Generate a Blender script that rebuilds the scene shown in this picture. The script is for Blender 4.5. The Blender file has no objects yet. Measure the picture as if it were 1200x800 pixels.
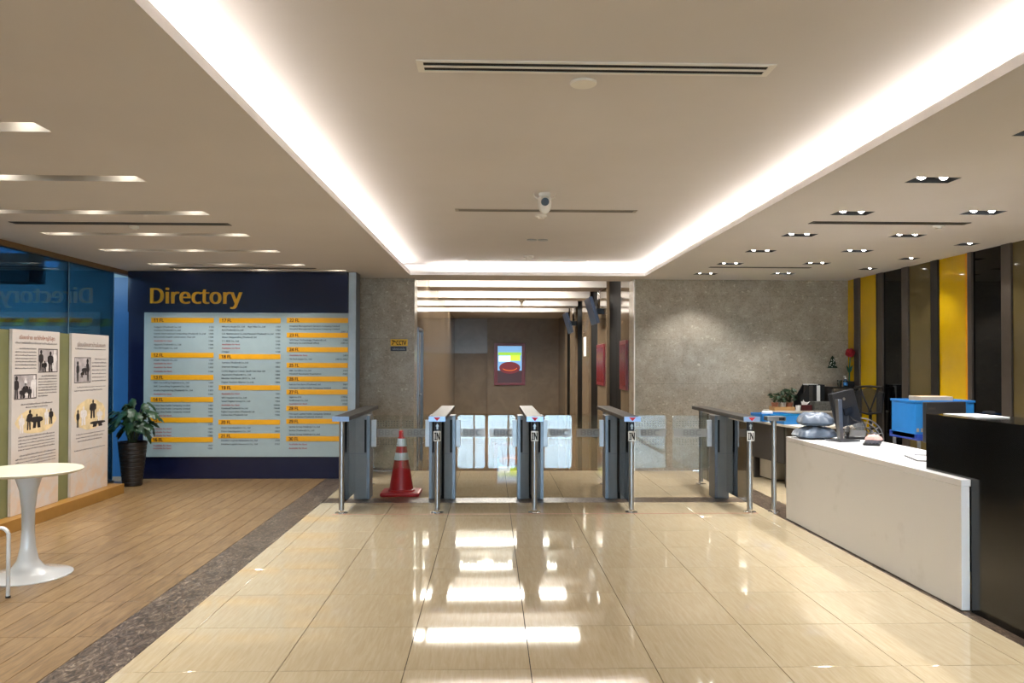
import bpy, bmesh, math, random
from mathutils import Vector, Matrix
random.seed(7)
C = bpy.context.scene.collection
R = math.radians
SC = bpy.context.scene

# ---------------------------------------------------------------- camera, world, exposure
cam = bpy.data.cameras.new('camera'); camo = bpy.data.objects.new('camera', cam); C.objects.link(camo)
cam.sensor_width = 36; cam.lens = 27.0; cam.shift_y = 13/1200; cam.clip_start = .02
_m = Matrix.Rotation(-math.atan(25/900), 4, 'Z') @ Matrix.Rotation(math.pi/2+math.atan(12/900), 4, 'X') @ Matrix.Rotation(.0025, 4, 'Z')
_m.translation = (0, 0, 1.46); camo.matrix_world = _m
SC.camera = camo
w = bpy.data.worlds.new('world'); SC.world = w; w.use_nodes = True
_bg = w.node_tree.nodes['Background']; _bg.inputs[0].default_value = (.56, .80, 1.0, 1); _bg.inputs[1].default_value = 11.0
SC.view_settings.view_transform = 'Standard'; SC.view_settings.look = 'None'; SC.view_settings.gamma = 1
SC.view_settings.use_curve_mapping = False
SC.view_settings.exposure = 0.9
SC.cycles.use_denoising = True
SC.cycles.max_bounces = 9; SC.cycles.glossy_bounces = 6; SC.cycles.transparent_max_bounces = 24; SC.cycles.sample_clamp_indirect = 6
L_COVE, L_SLOT, L_DOWN, L_LOBBY = 19.0, 17.0, 16.0, 20.0
SPOT_W = 44.0
PASSAGE_W = 210.0

# ---------------------------------------------------------------- helpers
def S(r, g, b):
    f = lambda c: (c/255/12.92) if c/255 <= .04045 else ((c/255+.055)/1.055)**2.4
    return (f(r), f(g), f(b), 1)

class NT:
    def __init__(s, name):
        s.m = bpy.data.materials.new(name); s.m.use_nodes = True; s.n = s.m.node_tree.nodes; s.l = s.m.node_tree.links
        s.b = s.n['Principled BSDF']
    def node(s, t, **kw):
        n = s.n.new(t)
        for k, v in kw.items():
            if k in n.inputs: n.inputs[k].default_value = v
            else: setattr(n, k, v)
        return n
    def coord(s, scale=(1, 1, 1), rot=(0, 0, 0), out='Object'):
        t = s.n.new('ShaderNodeTexCoord'); mp = s.n.new('ShaderNodeMapping')
        mp.inputs['Scale'].default_value = scale; mp.inputs['Rotation'].default_value = rot
        s.l.new(t.outputs[out], mp.inputs[0]); return mp.outputs[0]
    def noise(s, vec, scale=5, detail=4, rough=.55, dist=0):
        n = s.node('ShaderNodeTexNoise'); n.inputs['Scale'].default_value = scale; n.inputs['Detail'].default_value = detail
        n.inputs['Roughness'].default_value = rough; n.inputs['Distortion'].default_value = dist
        s.l.new(vec, n.inputs['Vector']); return n.outputs['Fac']
    def ramp(s, fac, stops):
        r = s.n.new('ShaderNodeValToRGB'); e = r.color_ramp.elements
        while len(e) < len(stops): e.new(.5)
        for el, (p, c) in zip(e, stops): el.position = p; el.color = c
        s.l.new(fac, r.inputs[0]); return r.outputs[0]
    def mix(s, a, b, fac, mode='MIX'):
        m = s.n.new('ShaderNodeMix'); m.data_type = 'RGBA'; m.blend_type = mode
        for v, i in ((fac, 0), (a, 6), (b, 7)):
            if hasattr(v, 'links'): s.l.new(v, m.inputs[i])
            else: m.inputs[i].default_value = v
        return m.outputs[2]
    def bump(s, h, strength=.1, dist=.01):
        b = s.n.new('ShaderNodeBump'); b.inputs['Strength'].default_value = strength; b.inputs['Distance'].default_value = dist
        s.l.new(h, b.inputs['Height']); s.l.new(b.outputs[0], s.b.inputs['Normal'])
    def col(s, c):
        if hasattr(c, 'links'): s.l.new(c, s.b.inputs['Base Color'])
        else: s.b.inputs['Base Color'].default_value = c

def M(name, c, rough=.5, metal=0., spec=.5, vary=.06, vscale=9, coat=0., bump=0., emit=0., emitc=None, alpha=None):
    t = NT(name); v = t.coord()
    if vary:
        f = t.noise(v, vscale, 3)
        lo = tuple(x*(1-vary) for x in c[:3])+(1,); hi = tuple(min(1, x*(1+vary)) for x in c[:3])+(1,)
        t.col(t.ramp(f, [(.3, lo), (.7, hi)]))
        if bump: t.bump(f, bump)
    else: t.col(c)
    t.b.inputs['Roughness'].default_value = rough; t.b.inputs['Metallic'].default_value = metal
    t.b.inputs['Specular IOR Level'].default_value = spec; t.b.inputs['Coat Weight'].default_value = coat; t.b.inputs['Coat Roughness'].default_value = .03
    if emit: t.b.inputs['Emission Color'].default_value = emitc or c; t.b.inputs['Emission Strength'].default_value = emit
    return t.m

def glass(name, tint=(.93, .96, .95), refl=1.0, ior=1.5, rough=0.0):
    t = NT(name); t.n.remove(t.b)
    out = t.n['Material Output']; tr = t.n.new('ShaderNodeBsdfTransparent'); tr.inputs[0].default_value = (*tint, 1)
    gl = t.n.new('ShaderNodeBsdfGlossy'); gl.inputs['Roughness'].default_value = rough; gl.inputs[0].default_value = (1, 1, 1, 1)
    fr = t.n.new('ShaderNodeFresnel'); fr.inputs[0].default_value = ior
    ma = t.n.new('ShaderNodeMath'); ma.operation = 'MULTIPLY'; ma.inputs[1].default_value = refl; ma.use_clamp = True
    mx = t.n.new('ShaderNodeMixShader'); t.l.new(fr.outputs[0], ma.inputs[0]); t.l.new(ma.outputs[0], mx.inputs[0])
    t.l.new(tr.outputs[0], mx.inputs[1]); t.l.new(gl.outputs[0], mx.inputs[2]); t.l.new(mx.outputs[0], out.inputs[0])
    return t.m

def bx(bm, x0, x1, y0, y1, z0, z1):
    v = [bm.verts.new((x, y, z)) for x in (x0, x1) for y in (y0, y1) for z in (z0, z1)]
    for f in ((0, 1, 3, 2), (4, 6, 7, 5), (0, 4, 5, 1), (2, 3, 7, 6), (0, 2, 6, 4), (1, 5, 7, 3)): bm.faces.new([v[i] for i in f])
def quad(bm, a, b, c, d): bm.faces.new([bm.verts.new(p) for p in (a, b, c, d)])
def poly(bm, pts): bm.faces.new([bm.verts.new(p) for p in pts])
def cyl(bm, p0, p1, r0, r1=None, seg=16, caps=True):
    r1 = r0 if r1 is None else r1
    p0, p1 = Vector(p0), Vector(p1); q = (p1-p0).to_track_quat('Z', 'Y')
    a = [bm.verts.new(p0+q@Vector((r0*math.cos(2*math.pi*i/seg), r0*math.sin(2*math.pi*i/seg), 0))) for i in range(seg)]
    b = [bm.verts.new(p1+q@Vector((r1*math.cos(2*math.pi*i/seg), r1*math.sin(2*math.pi*i/seg), 0))) for i in range(seg)]
    for i in range(seg): bm.faces.new((a[i], a[(i+1) % seg], b[(i+1) % seg], b[i]))
    if caps: bm.faces.new(a[::-1]); bm.faces.new(b)
def lathe(bm, prof, c=(0, 0, 0), seg=28):
    rings = []
    for r, z in prof:
        rings.append([bm.verts.new((c[0]+r*math.cos(2*math.pi*i/seg), c[1]+r*math.sin(2*math.pi*i/seg), c[2]+z)) for i in range(seg)])
    for a, b in zip(rings, rings[1:]):
        for i in range(seg): bm.faces.new((a[i], a[(i+1) % seg], b[(i+1) % seg], b[i]))
    bm.faces.new(rings[0][::-1]); bm.faces.new(rings[-1])
def tube(bm, pts, r, seg=8, closed=False):
    pts = [Vector(p) for p in pts]; n = len(pts); rings = []
    for i, p in enumerate(pts):
        a = pts[i-1] if (i > 0 or closed) else p; b = pts[(i+1) % n] if (i < n-1 or closed) else p
        d = (b-a).normalized(); up = Vector((0, 0, 1)) if abs(d.z) < .93 else Vector((0, 1, 0))
        s = d.cross(up).normalized(); t = s.cross(d)
        rings.append([bm.verts.new(p+s*r*math.cos(2*math.pi*k/seg)+t*r*math.sin(2*math.pi*k/seg)) for k in range(seg)])
    for i in range(n if closed else n-1):
        a, b = rings[i], rings[(i+1) % n]
        for k in range(seg): bm.faces.new((a[k], a[(k+1) % seg], b[(k+1) % seg], b[k]))
    if not closed: bm.faces.new(rings[0][::-1]); bm.faces.new(rings[-1])
def sphere(bm, c, r, seg=14, rings=8, sz=1.0, half=False):
    prof = []
    n = rings
    for i in range(n+1):
        a = -math.pi/2+(math.pi*i/n)*(.5 if half else 1)
        prof.append((max(1e-4, r*math.cos(a)), r*math.sin(a)*sz))
    lathe(bm, prof, c, seg)
def obj(name, bm, m=None, parent=None, bevel=0., smooth=False, loc=None, kind=None, label=None):
    me = bpy.data.meshes.new(name)
    if bevel:
        bmesh.ops.recalc_face_normals(bm, faces=bm.faces[:])
        bmesh.ops.bevel(bm, geom=[e for e in bm.edges if len(e.link_faces) == 2 and e.calc_face_angle() > .6], offset=bevel, segments=2, affect='EDGES', profile=.6)
    bmesh.ops.recalc_face_normals(bm, faces=bm.faces[:])
    bm.to_mesh(me); bm.free()
    if m: me.materials.append(m)
    if smooth:
        for p in me.polygons: p.use_smooth = True
        try: me.set_sharp_from_angle(angle=R(38))
        except Exception: pass
    o = bpy.data.objects.new(name, me); C.objects.link(o)
    if parent: o.parent = parent
    if loc: o.location = loc
    if kind: o['kind'] = kind
    if label: o['label'] = label
    return o
def box(name, b, m, parent=None, bevel=0., **k):
    bm = bmesh.new(); bx(bm, *b); return obj(name, bm, m, parent, bevel, **k)
def flat(name, bm, m, parent, **k):   # printed shapes: keep the winding given
    me = bpy.data.meshes.new(name); bm.to_mesh(me); bm.free(); me.materials.append(m)
    o = bpy.data.objects.new(name, me); C.objects.link(o); o.parent = parent
    for kk, v in k.items(): o[kk] = v
    return o
def tag(o, label, cat, group=None):
    o['label'] = label; o['category'] = cat
    if group: o['group'] = group
    return o
def thing(name, label, cat, loc=(0, 0, 0), rz=0, group=None):
    o = bpy.data.objects.new(name, None); C.objects.link(o); o.location = loc; o.rotation_euler = (0, 0, rz); o.empty_display_size = .1
    return tag(o, label, cat, group)
def struct(name, loc=(0, 0, 0)):
    o = bpy.data.objects.new(name, None); C.objects.link(o); o['kind'] = 'structure'; o.location = loc; return o
def copy_tree(o, parent=None):
    c = o.copy(); C.objects.link(c)
    if parent: c.parent = parent
    for ch in o.children: copy_tree(ch, c)
    return c
def inst(o, loc, parent=None, name=None, rot=None, scale=None):
    c = o.copy(); C.objects.link(c); c.location = loc
    if parent: c.parent = parent
    if rot: c.rotation_euler = rot
    if scale: c.scale = scale
    return c

_tcache = {}
FONT = None
try:
    import os
    FONT = bpy.data.fonts.load(os.path.join(bpy.utils.system_resource('DATAFILES'), 'fonts', 'NotoSansHebrew-Regular.woff2'))   # Blender's own sans serif (it holds the Latin letters too)
except Exception: FONT = None
THAI = None
try: THAI = bpy.data.fonts.load(os.path.join(bpy.utils.system_resource('DATAFILES'), 'fonts', 'NotoSansThai-VariableFont_wdth,wght.woff2'))
except Exception: THAI = None
def text_geo(body, bold=0.0):
    k = body
    if k in _tcache: return _tcache[k]
    cu = bpy.data.curves.new('t', 'FONT'); cu.body = body; cu.size = 1; cu.resolution_u = 2; cu.fill_mode = 'FRONT'
    if any(ord(c) > 0xe00 for c in body):
        if THAI: cu.font = THAI
    elif FONT: cu.font = FONT
    o = bpy.data.objects.new('t', cu); C.objects.link(o)
    dg = bpy.context.evaluated_depsgraph_get()
    me = o.evaluated_get(dg).to_mesh()
    vs = [v.co.copy() for v in me.vertices]; fs = [tuple(p.vertices) for p in me.polygons]
    o.to_mesh_clear() if False else None
    bpy.data.objects.remove(o); bpy.data.curves.remove(cu)
    xs = [v.x for v in vs] or [0]; ys = [v.y for v in vs] or [0]
    _tcache[k] = (vs, fs, min(xs), max(xs), min(ys), max(ys)); return _tcache[k]
def put_text(bm, body, org, ux, uy, size=None, width=None, height=None, bold=0.0, align='L', base=True):
    """org: lower-left (baseline) point; ux, uy: unit vectors of the writing plane"""
    vs, fs, x0, x1, y0, y1 = text_geo(body, bold)
    if not vs: return
    sy = size if size else (height/(y1-y0))
    sx = (width/(x1-x0)) if width else sy
    if width and not size and not height: sy = sx
    wd = (x1-x0)*sx
    off = {'L': 0, 'C': -wd/2, 'R': -wd}[align]
    yb = 0 if base else y0
    org, ux, uy = Vector(org), Vector(ux), Vector(uy)
    nrm = ux.cross(uy)
    B_ = [(0, 0)] if not bold else ([(0, 0), (-bold, 0), (bold, 0)] if bold < .03 else [(0, 0), (-bold, -.6*bold), (bold, .6*bold), (-bold, .6*bold), (bold, -.6*bold)])
    for q, (dx, dy) in enumerate(B_):       # bold: struck several times, slightly shifted
        nv = [bm.verts.new(org+nrm*(q*.0002)+ux*((v.x-x0+dx)*sx+off)+uy*((v.y-yb+dy)*sy)) for v in vs]
        for f in fs:
            try: bm.faces.new([nv[i] for i in f])
            except ValueError: pass

def rect_holes(bm, x0, x1, y0, y1, z, holes):
    xs = sorted({x0, x1, *[h[0] for h in holes], *[h[1] for h in holes]}); ys = sorted({y0, y1, *[h[2] for h in holes], *[h[3] for h in holes]})
    xs = [x for x in xs if x0 <= x <= x1]; ys = [y for y in ys if y0 <= y <= y1]
    vc = {}
    def V(x, y):
        if (x, y) not in vc: vc[(x, y)] = bm.verts.new((x, y, z))
        return vc[(x, y)]
    for a, b in zip(xs, xs[1:]):
        for c, d in zip(ys, ys[1:]):
            mx, my = (a+b)/2, (c+d)/2
            if any(h[0] < mx < h[1] and h[2] < my < h[3] for h in holes): continue
            bm.faces.new((V(a, c), V(a, d), V(b, d), V(b, c)))

# ---------------------------------------------------------------- materials
m_ceil = M('ceiling_paint', S(207, 202, 200), .75, vary=.025, vscale=1.2, bump=.03)
m_lip = M('cove_lip_paint', S(242, 238, 236), .6, vary=.03)
m_white = M('white_paint', S(226, 222, 214), .5, vary=.02)
m_black = M('black_plastic', S(18, 18, 20), .4, vary=.1)
m_trough = M('trough_paint', S(176, 168, 156), .6, vary=0)
m_matblack = M('black_recess', S(10, 10, 10), .8, vary=0)
m_steel = M('brushed_steel', S(158, 156, 154), .34, .9, vary=.06, vscale=30)
m_steel2 = M('satin_steel_sheet', S(116, 115, 114), .5, .5, vary=.05, vscale=14)
m_darksteel = M('dark_steel', S(96, 98, 102), .35, .8)
m_chrome = M('chrome', S(225, 225, 228), .08, 1.0, vary=0)

def tile_mat():
    t = NT('cream_tile'); v = t.coord((1, 1, 1), out='Generated'); oi = t.n.new('ShaderNodeObjectInfo')
    tc = t.n.new('ShaderNodeTexCoord'); mp = t.n.new('ShaderNodeMapping'); mp.inputs['Scale'].default_value = (26, 2.2, 1); mp.inputs['Rotation'].default_value = (0, 0, R(14))
    ad = t.n.new('ShaderNodeVectorMath'); ad.operation = 'ADD'; cb = t.n.new('ShaderNodeCombineXYZ')
    mu = t.n.new('ShaderNodeMath'); mu.operation = 'MULTIPLY'; mu.inputs[1].default_value = 37.; t.l.new(oi.outputs['Random'], mu.inputs[0])
    t.l.new(mu.outputs[0], cb.inputs[0]); t.l.new(mu.outputs[0], cb.inputs[1])
    t.l.new(tc.outputs['Object'], ad.inputs[0]); t.l.new(cb.outputs[0], ad.inputs[1]); t.l.new(ad.outputs[0], mp.inputs[0])
    f = t.noise(mp.outputs[0], 2.2, 5, .6, .6)
    c = t.ramp(f, [(.28, S(198, 179, 146)), (.5, S(205, 188, 156)), (.72, S(212, 197, 167))])
    c2 = t.mix((.96, .95, .93, 1), (1.0, 1.0, 1.0, 1), oi.outputs['Random'])
    t.col(t.mix(c, c2, 1.0, 'MULTIPLY'))
    t.b.inputs['Roughness'].default_value = .045; t.b.inputs['IOR'].default_value = 1.6
    return t.m
m_tile = tile_mat()
def wood_mat():
    t = NT('wood_look_tile'); oi = t.n.new('ShaderNodeObjectInfo')
    tc = t.n.new('ShaderNodeTexCoord'); mp = t.n.new('ShaderNodeMapping'); mp.inputs['Scale'].default_value = (16, 1.6, 1)
    ad = t.n.new('ShaderNodeVectorMath'); ad.operation = 'ADD'; cb = t.n.new('ShaderNodeCombineXYZ')
    mu = t.n.new('ShaderNodeMath'); mu.operation = 'MULTIPLY'; mu.inputs[1].default_value = 61.; t.l.new(oi.outputs['Random'], mu.inputs[0])
    t.l.new(mu.outputs[0], cb.inputs[0]); t.l.new(mu.outputs[0], cb.inputs[1])
    t.l.new(tc.outputs['Object'], ad.inputs[0]); t.l.new(cb.outputs[0], ad.inputs[1]); t.l.new(ad.outputs[0], mp.inputs[0])
    f = t.noise(mp.outputs[0], 2.5, 6, .62, .8)
    c = t.ramp(f, [(.28, S(100, 77, 50)), (.5, S(135, 107, 71)), (.75, S(160, 133, 94))])
    c2 = t.mix((.84, .83, .82, 1), (1.0, 1.0, 1.0, 1), oi.outputs['Random'])
    t.col(t.mix(c, c2, 1.0, 'MULTIPLY')); t.b.inputs['Roughness'].default_value = .3
    return t.m
m_wood = wood_mat()
def marble_mat():
    t = NT('dark_marble'); v = t.coord((1, .45, 1))
    f = t.noise(v, 19, 8, .7, 2.6); g = t.noise(v, 6, 5, .6, 2.0)
    c = t.ramp(f, [(.36, S(40, 30, 24)), (.47, S(84, 70, 59)), (.56, S(122, 108, 94)), (.66, S(178, 163, 146))])
    t.col(t.mix(c, t.ramp(g, [(.35, (.5, .46, .43, 1)), (.62, (1, .97, .93, 1))]), 1.0, 'MULTIPLY')); t.b.inputs['Roughness'].default_value = .3
    return t.m
m_marble = marble_mat()
def stone_mat():
    t = NT('beige_limestone'); v = t.coord(); v2 = t.coord((1, 1, 1.4))
    vo = t.node('ShaderNodeTexVoronoi'); vo.inputs['Scale'].default_value = 26; t.l.new(v2, vo.inputs['Vector'])
    f = t.noise(v, 5, 6, .6, .5); g = t.noise(v, 38, 5, .7, .8); h = t.noise(v2, 15, 3, .5, 1.4)
    base = t.ramp(f, [(.3, S(154, 143, 128)), (.7, S(178, 168, 152))])
    spk = t.ramp(g, [(.3, (.58, .57, .56, 1)), (.52, (1, 1, 1, 1)), (.72, (1.0, 1.0, 1.0, 1))])
    c = t.mix(base, spk, .8, 'MULTIPLY')
    c = t.mix(c, S(203, 192, 172), t.ramp(h, [(.62, (0, 0, 0, 1)), (.72, (.85, .85, .85, 1))]))
    c = t.mix(c, S(112, 98, 84), t.ramp(vo.outputs['Distance'], [(.06, (.6, .6, .6, 1)), (.2, (0, 0, 0, 1))]))
    t.col(c); t.b.inputs['Roughness'].default_value = .2; t.b.inputs['Specular IOR Level'].default_value = .4
    return t.m
m_stone = stone_mat()
def pol_mat(name, a, b, rough=.08):
    t = NT(name); v = t.coord(); f = t.noise(v, 2.5, 6, .6, 1.2)
    t.col(t.ramp(f, [(.3, a), (.7, b)])); t.b.inputs['Roughness'].default_value = rough; t.b.inputs['Specular IOR Level'].default_value = .22; t.bump(t.noise(v, 1.6, 2), .02, .02)
    return t.m
m_lobby = pol_mat('polished_brown_stone', S(112, 96, 78), S(128, 112, 92), .1)
m_lobby2 = pol_mat('polished_grey_panel', S(128, 116, 104), S(138, 126, 114), .2)
m_lfloor = pol_mat('lobby_floor_granite', S(112, 92, 66), S(130, 108, 80), .03)
m_lift = M('black_lift_door', S(7, 7, 9), .5, vary=.1, spec=.06)
m_lobbyb = pol_mat('lobby_end_stone', S(118, 101, 80), S(132, 114, 92), .32)
m_counter = NT('white_counter')
_v = m_counter.coord(); _f = m_counter.noise(_v, 3.2, 5, .6)
m_counter.col(m_counter.mix(S(232, 231, 230), S(208, 206, 202), m_counter.ramp(_f, [(.58, (0, 0, 0, 1)), (.75, (.6, .6, .6, 1))])))
m_counter.b.inputs['Roughness'].default_value = .3; m_counter = m_counter.m
m_granite = M('black_granite', S(13, 13, 13), .16, vary=.35, vscale=90)
m_navy = M('navy_laminate', S(9, 16, 46), .25, vary=0)
m_listing = M('listing_acrylic', S(152, 167, 168), .18, vary=.02)
m_gold = M('gold_lettering', S(232, 168, 30), .3, .25, vary=.12, vscale=2.5)
m_orange = M('orange_strip', S(222, 158, 12), .35, vary=.02)
m_ink = M('dark_ink', S(30, 36, 50), .5, vary=0)
m_ink2 = M('brown_ink', S(64, 30, 12), .5, vary=0)
m_red = M('red_ink', S(150, 30, 34), .5, vary=0)
m_alu = M('light_aluminium', S(160, 168, 172), .35, .4)
m_paper = M('white_paper', S(236, 236, 234), .6, vary=.02)
m_poster = NT('poster_print'); _v = m_poster.coord()
_g = m_poster.n.new('ShaderNodeSeparateXYZ'); m_poster.l.new(_v, _g.inputs[0])
_n = m_poster.noise(_v, 7, 6, .65, .5)
_lo = m_poster.n.new('ShaderNodeMapRange'); _lo.inputs[1].default_value = .62; _lo.inputs[2].default_value = .12; m_poster.l.new(_g.outputs[2], _lo.inputs[0])
_k = m_poster.mix((0, 0, 0, 1), _lo.outputs[0], m_poster.ramp(_n, [(.42, (0, 0, 0, 1)), (.62, (1, 1, 1, 1))]))
m_poster.col(m_poster.mix(S(198, 188, 180), S(204, 176, 148), _k)); m_poster.b.inputs['Roughness'].default_value = .45; m_poster = m_poster.m
m_olivepole = M('green_brown_board', S(112, 112, 72), .5, vary=.15, vscale=3)
m_skirt = M('honey_wood', S(146, 104, 44), .4, vary=.1, vscale=6)
m_sepia = M('sepia_wash', S(214, 190, 146), .6, vary=.2)
m_photo = M('photo_grey', S(168, 158, 156), .5, vary=.25, vscale=14)
m_photod = M('photo_dark', S(34, 26, 28), .5, vary=.3, vscale=30)
m_photol = M('photo_light', S(214, 206, 202), .5, vary=.08, vscale=30)
m_bluewall = M('blue_wall_panel', S(30, 82, 128), .35, vary=.06, vscale=4)
m_tint = glass('blue_tinted_glass', (.20, .36, .45), .7, 1.5)
m_ext = M('passage_paint', S(150, 165, 170), .7, vary=.06, vscale=2)
m_extd = M('passage_dark', S(50, 62, 68), .6, vary=.1)
m_hazy = M('hazard_yellow', S(206, 180, 50), .5); m_trimb = M('brown_trim', S(120, 92, 58), .5)
m_flap = glass('flap_glass', (.90, .93, .92), 1.15, 1.5)
m_infill = glass('clear_glass', (.86, .9, .89), 1.4, 1.5)
m_frost = M('frosted_film', S(188, 190, 192), .55, vary=0)
m_frost.node_tree.nodes['Principled BSDF'].inputs['Alpha'].default_value = .42
m_dot = M('etched_dots', S(130, 140, 152), .5, vary=0); m_dot.node_tree.nodes['Principled BSDF'].inputs['Alpha'].default_value = .5
m_etch = M('etched_letters', S(104, 106, 108), .5, vary=0)
m_yel = M('yellow_glass_panel', S(205, 165, 4), .03, vary=.02); m_blk = M('black_glass_panel', S(5, 5, 6), .03, vary=.0, spec=.22)
m_olv = M('olive_glass_panel', S(92, 80, 48), .06, vary=.03); m_pil = M('bronze_pilaster', S(74, 65, 57), .4, .2, vary=.1)
m_pild = M('dark_pilaster', S(32, 29, 28), .35, .3)
m_tulip = M('glossy_white', S(206, 206, 205), .14, vary=.01, coat=.4); m_top = M('cream_table_top', S(206, 201, 178), .25, vary=.02)
m_pot = M('brown_wicker_pot', S(30, 22, 17), .4, vary=.2, vscale=40); m_leaf = M('dark_green_leaf', S(30, 58, 32), .35, vary=.3, vscale=20)
m_leaf2 = M('pale_green_leaf', S(112, 126, 84), .4, vary=.3, vscale=30)
m_stem = M('green_stem', S(66, 78, 40), .5); m_soil = M('soil', S(40, 28, 20), .9, vary=.3, vscale=60)
m_cone = M('red_cone_rubber', S(176, 24, 26), .4, vary=.06); m_reflband = M('reflective_band', S(214, 222, 228), .3, vary=.05)
m_bluep = M('blue_plastic', S(32, 118, 190), .35, vary=.05); m_blued = M('deep_blue_plastic', S(20, 62, 160), .35, vary=.05)
m_greenp = M('green_plastic', S(60, 170, 90), .4); m_bag = M('grey_mailer_film', S(96, 108, 124), .3, vary=.2, vscale=12, bump=.5)
m_card = M('cardboard', S(186, 146, 96), .7); m_beige = M('beige_carton', S(176, 164, 146), .7)
m_desk = M('desk_top', S(206, 200, 188), .4); m_deskp = M('desk_charcoal', S(62, 58, 56), .5)
m_cab = M('cabinet_grey', S(150, 142, 130), .5); m_pink = M('pink_cloth', S(220, 170, 160), .8)
m_terra = M('terracotta', S(170, 110, 84), .6); m_rose = M('rose_red', S(150, 12, 24), .5, vary=.3, vscale=60)
m_green = M('foam_green', S(14, 84, 56), .6); m_wire = M('silver_wire', S(150, 150, 150), .3, .7)
m_redframe = M('red_frame', S(112, 10, 24), .35); m_yelsign = M('yellow_sign', S(226, 178, 40), .5)
m_clear = glass('clear_bottle', (.8, .86, .88), 1.6)
m_e_cove = M('cove_led', S(255, 240, 222), emit=L_COVE, emitc=(1, .965, .93, 1), vary=0)
m_e_slot = M('slot_lamp', S(255, 240, 222), emit=L_SLOT, emitc=(1, .97, .92, 1), vary=0)
m_e_warm = M('downlight_lamp', S(255, 240, 222), emit=L_DOWN, emitc=(1, .97, .92, 1), vary=0)
m_e_cool = M('cool_lamp', S(255, 250, 250), emit=L_DOWN*1.6, emitc=(.94, .96, 1, 1), vary=0)
m_e_lob = M('lobby_diffuser', S(255, 245, 225), emit=L_LOBBY, emitc=(1, .95, .85, 1), vary=0)

# ---------------------------------------------------------------- dimensions
ZL, ZU, YB = 2.60, 2.76, 10.4
XL, XR, YF = -4.61, 4.9, -9.0
LX0, LX1, LYB = -1.03, 1.957, 22.1
def cove_left(y): return -1.12 + (y-3.2)*.0101
CX1, CY0, CY1 = 2.02, -4.0, 10.0

# ---------------------------------------------------------------- floor: slab, tiles, planks, borders
fl = struct('floor')
box('slab', (-8.2, 5.2, YF, YB+.02, -.25, -.012), m_matblack, fl)
TX = [-1.605+.6*k for k in range(8)]
TY = [3.08+.6*k for k in range(9)] + [7.88]
cols = [(-1.755, TX[0])] + list(zip(TX, TX[1:])) + [(TX[-1], 2.76)]
rows = list(zip(TY, TY[1:])) if False else [(3.08+.6*k, 3.68+.6*k) for k in range(8)] + [(7.88, 8.04), (8.34, 8.48), (8.48, 9.08), (9.08, 9.68), (9.68, 10.28), (10.28, YB+.02)]
_pc = {}
def floor_piece(name, x0, x1, y0, y1, m, gap=.0019, parent=None):
    k = (name, round(x1-x0, 3), round(y1-y0, 3), m.name)
    if k not in _pc:
        bm = bmesh.new(); w2, d2 = (x1-x0)/2-gap, (y1-y0)/2-gap
        b = .0007
        lo = [bm.verts.new((sx*w2, sy*d2, -.012)) for sx, sy in ((-1, -1), (1, -1), (1, 1), (-1, 1))]
        mi = [bm.verts.new((sx*w2, sy*d2, -b)) for sx, sy in ((-1, -1), (1, -1), (1, 1), (-1, 1))]
        hi = [bm.verts.new((sx*(w2-b), sy*(d2-b), 0)) for sx, sy in ((-1, -1), (1, -1), (1, 1), (-1, 1))]
        for i in range(4):
            j = (i+1) % 4
            bm.faces.new((lo[i], lo[j], mi[j], mi[i])); bm.faces.new((mi[i], mi[j], hi[j], hi[i]))
        bm.faces.new(hi)
        me = bpy.data.meshes.new(name); bm.to_mesh(me); bm.free(); me.materials.append(m); _pc[k] = me
    o = bpy.data.objects.new(name, _pc[k]); C.objects.link(o); o.parent = parent or fl; o.location = ((x0+x1)/2, (y0+y1)/2, 0)
    return o
for (a, b) in rows:
    for (c, d) in cols: floor_piece('tile', c, d, a, b, m_tile)
# behind the counter the tiling goes on
for (a, b) in [(6.08, 6.68), (6.68, 7.28), (7.28, 7.88), (7.88, 8.48), (8.48, 9.08), (9.08, 9.68), (9.68, 10.28), (10.28, YB+.02)]:
    for k in range(4):
        x0 = 3.06+.6*k
        if x0 < XR: floor_piece('tile', x0, min(x0+.6, XR+.1), a, b, m_tile)
# planks of the lounge side: rows .6 long, .15 wide
for k in range(12):
    y0 = 2.96+.6*k; y1 = min(y0+.6, YB)
    if y1-y0 < .05: continue
    for j in range(14):
        x0 = -2.06-.15*(j+1)
        if x0 > -4.2: floor_piece('plank', x0, x0+.15, y0, y1, m_wood, .0017)
floor_piece('border_strip', -2.06, -1.755, YF, YB, m_marble)
floor_piece('border_strip', 2.76, 3.06, YF, YB, m_marble)
floor_piece('border_strip', -1.755, 2.76, 8.04, 8.34, m_marble)
box('safety_line', (-1.52, 2.62, 7.438, 7.45, 0, .0012), M('faded_red_line', S(186, 112, 92), .4), fl)
# the floor towards and outside the entrance (behind the camera) and under the passage
def grid_mat(name, base, rough):
    t = NT(name); v = t.coord(); br = t.node('ShaderNodeTexBrick'); br.offset = 0; br.inputs['Scale'].default_value = 1
    br.inputs['Color1'].default_value = base; br.inputs['Color2'].default_value = tuple(x*.95 for x in base[:3])+(1,); br.inputs['Mortar'].default_value = tuple(x*.35 for x in base[:3])+(1,)
    br.inputs['Mortar Size'].default_value = .003; br.inputs['Brick Width'].default_value = .6; br.inputs['Row Height'].default_value = .6
    t.l.new(v, br.inputs['Vector']); t.col(br.outputs['Color']); t.b.inputs['Roughness'].default_value = rough; return t.m
m_tilefar = grid_mat('cream_tile_field', S(208, 188, 153), .045)
box('tile_field', (-1.755, 2.76, YF, 3.08, -.012, 0), m_tilefar, fl)
box('plank_field', (-8.1, -2.06, YF, 2.96, -.012, 0), m_wood, fl)
box('plank_field', (-8.1, -4.16, 2.96, YB, -.012, 0), m_wood, fl)
box('tile_field', (3.06, 5.1, YF, 6.08, -.012, 0), m_tilefar, fl)
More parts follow.
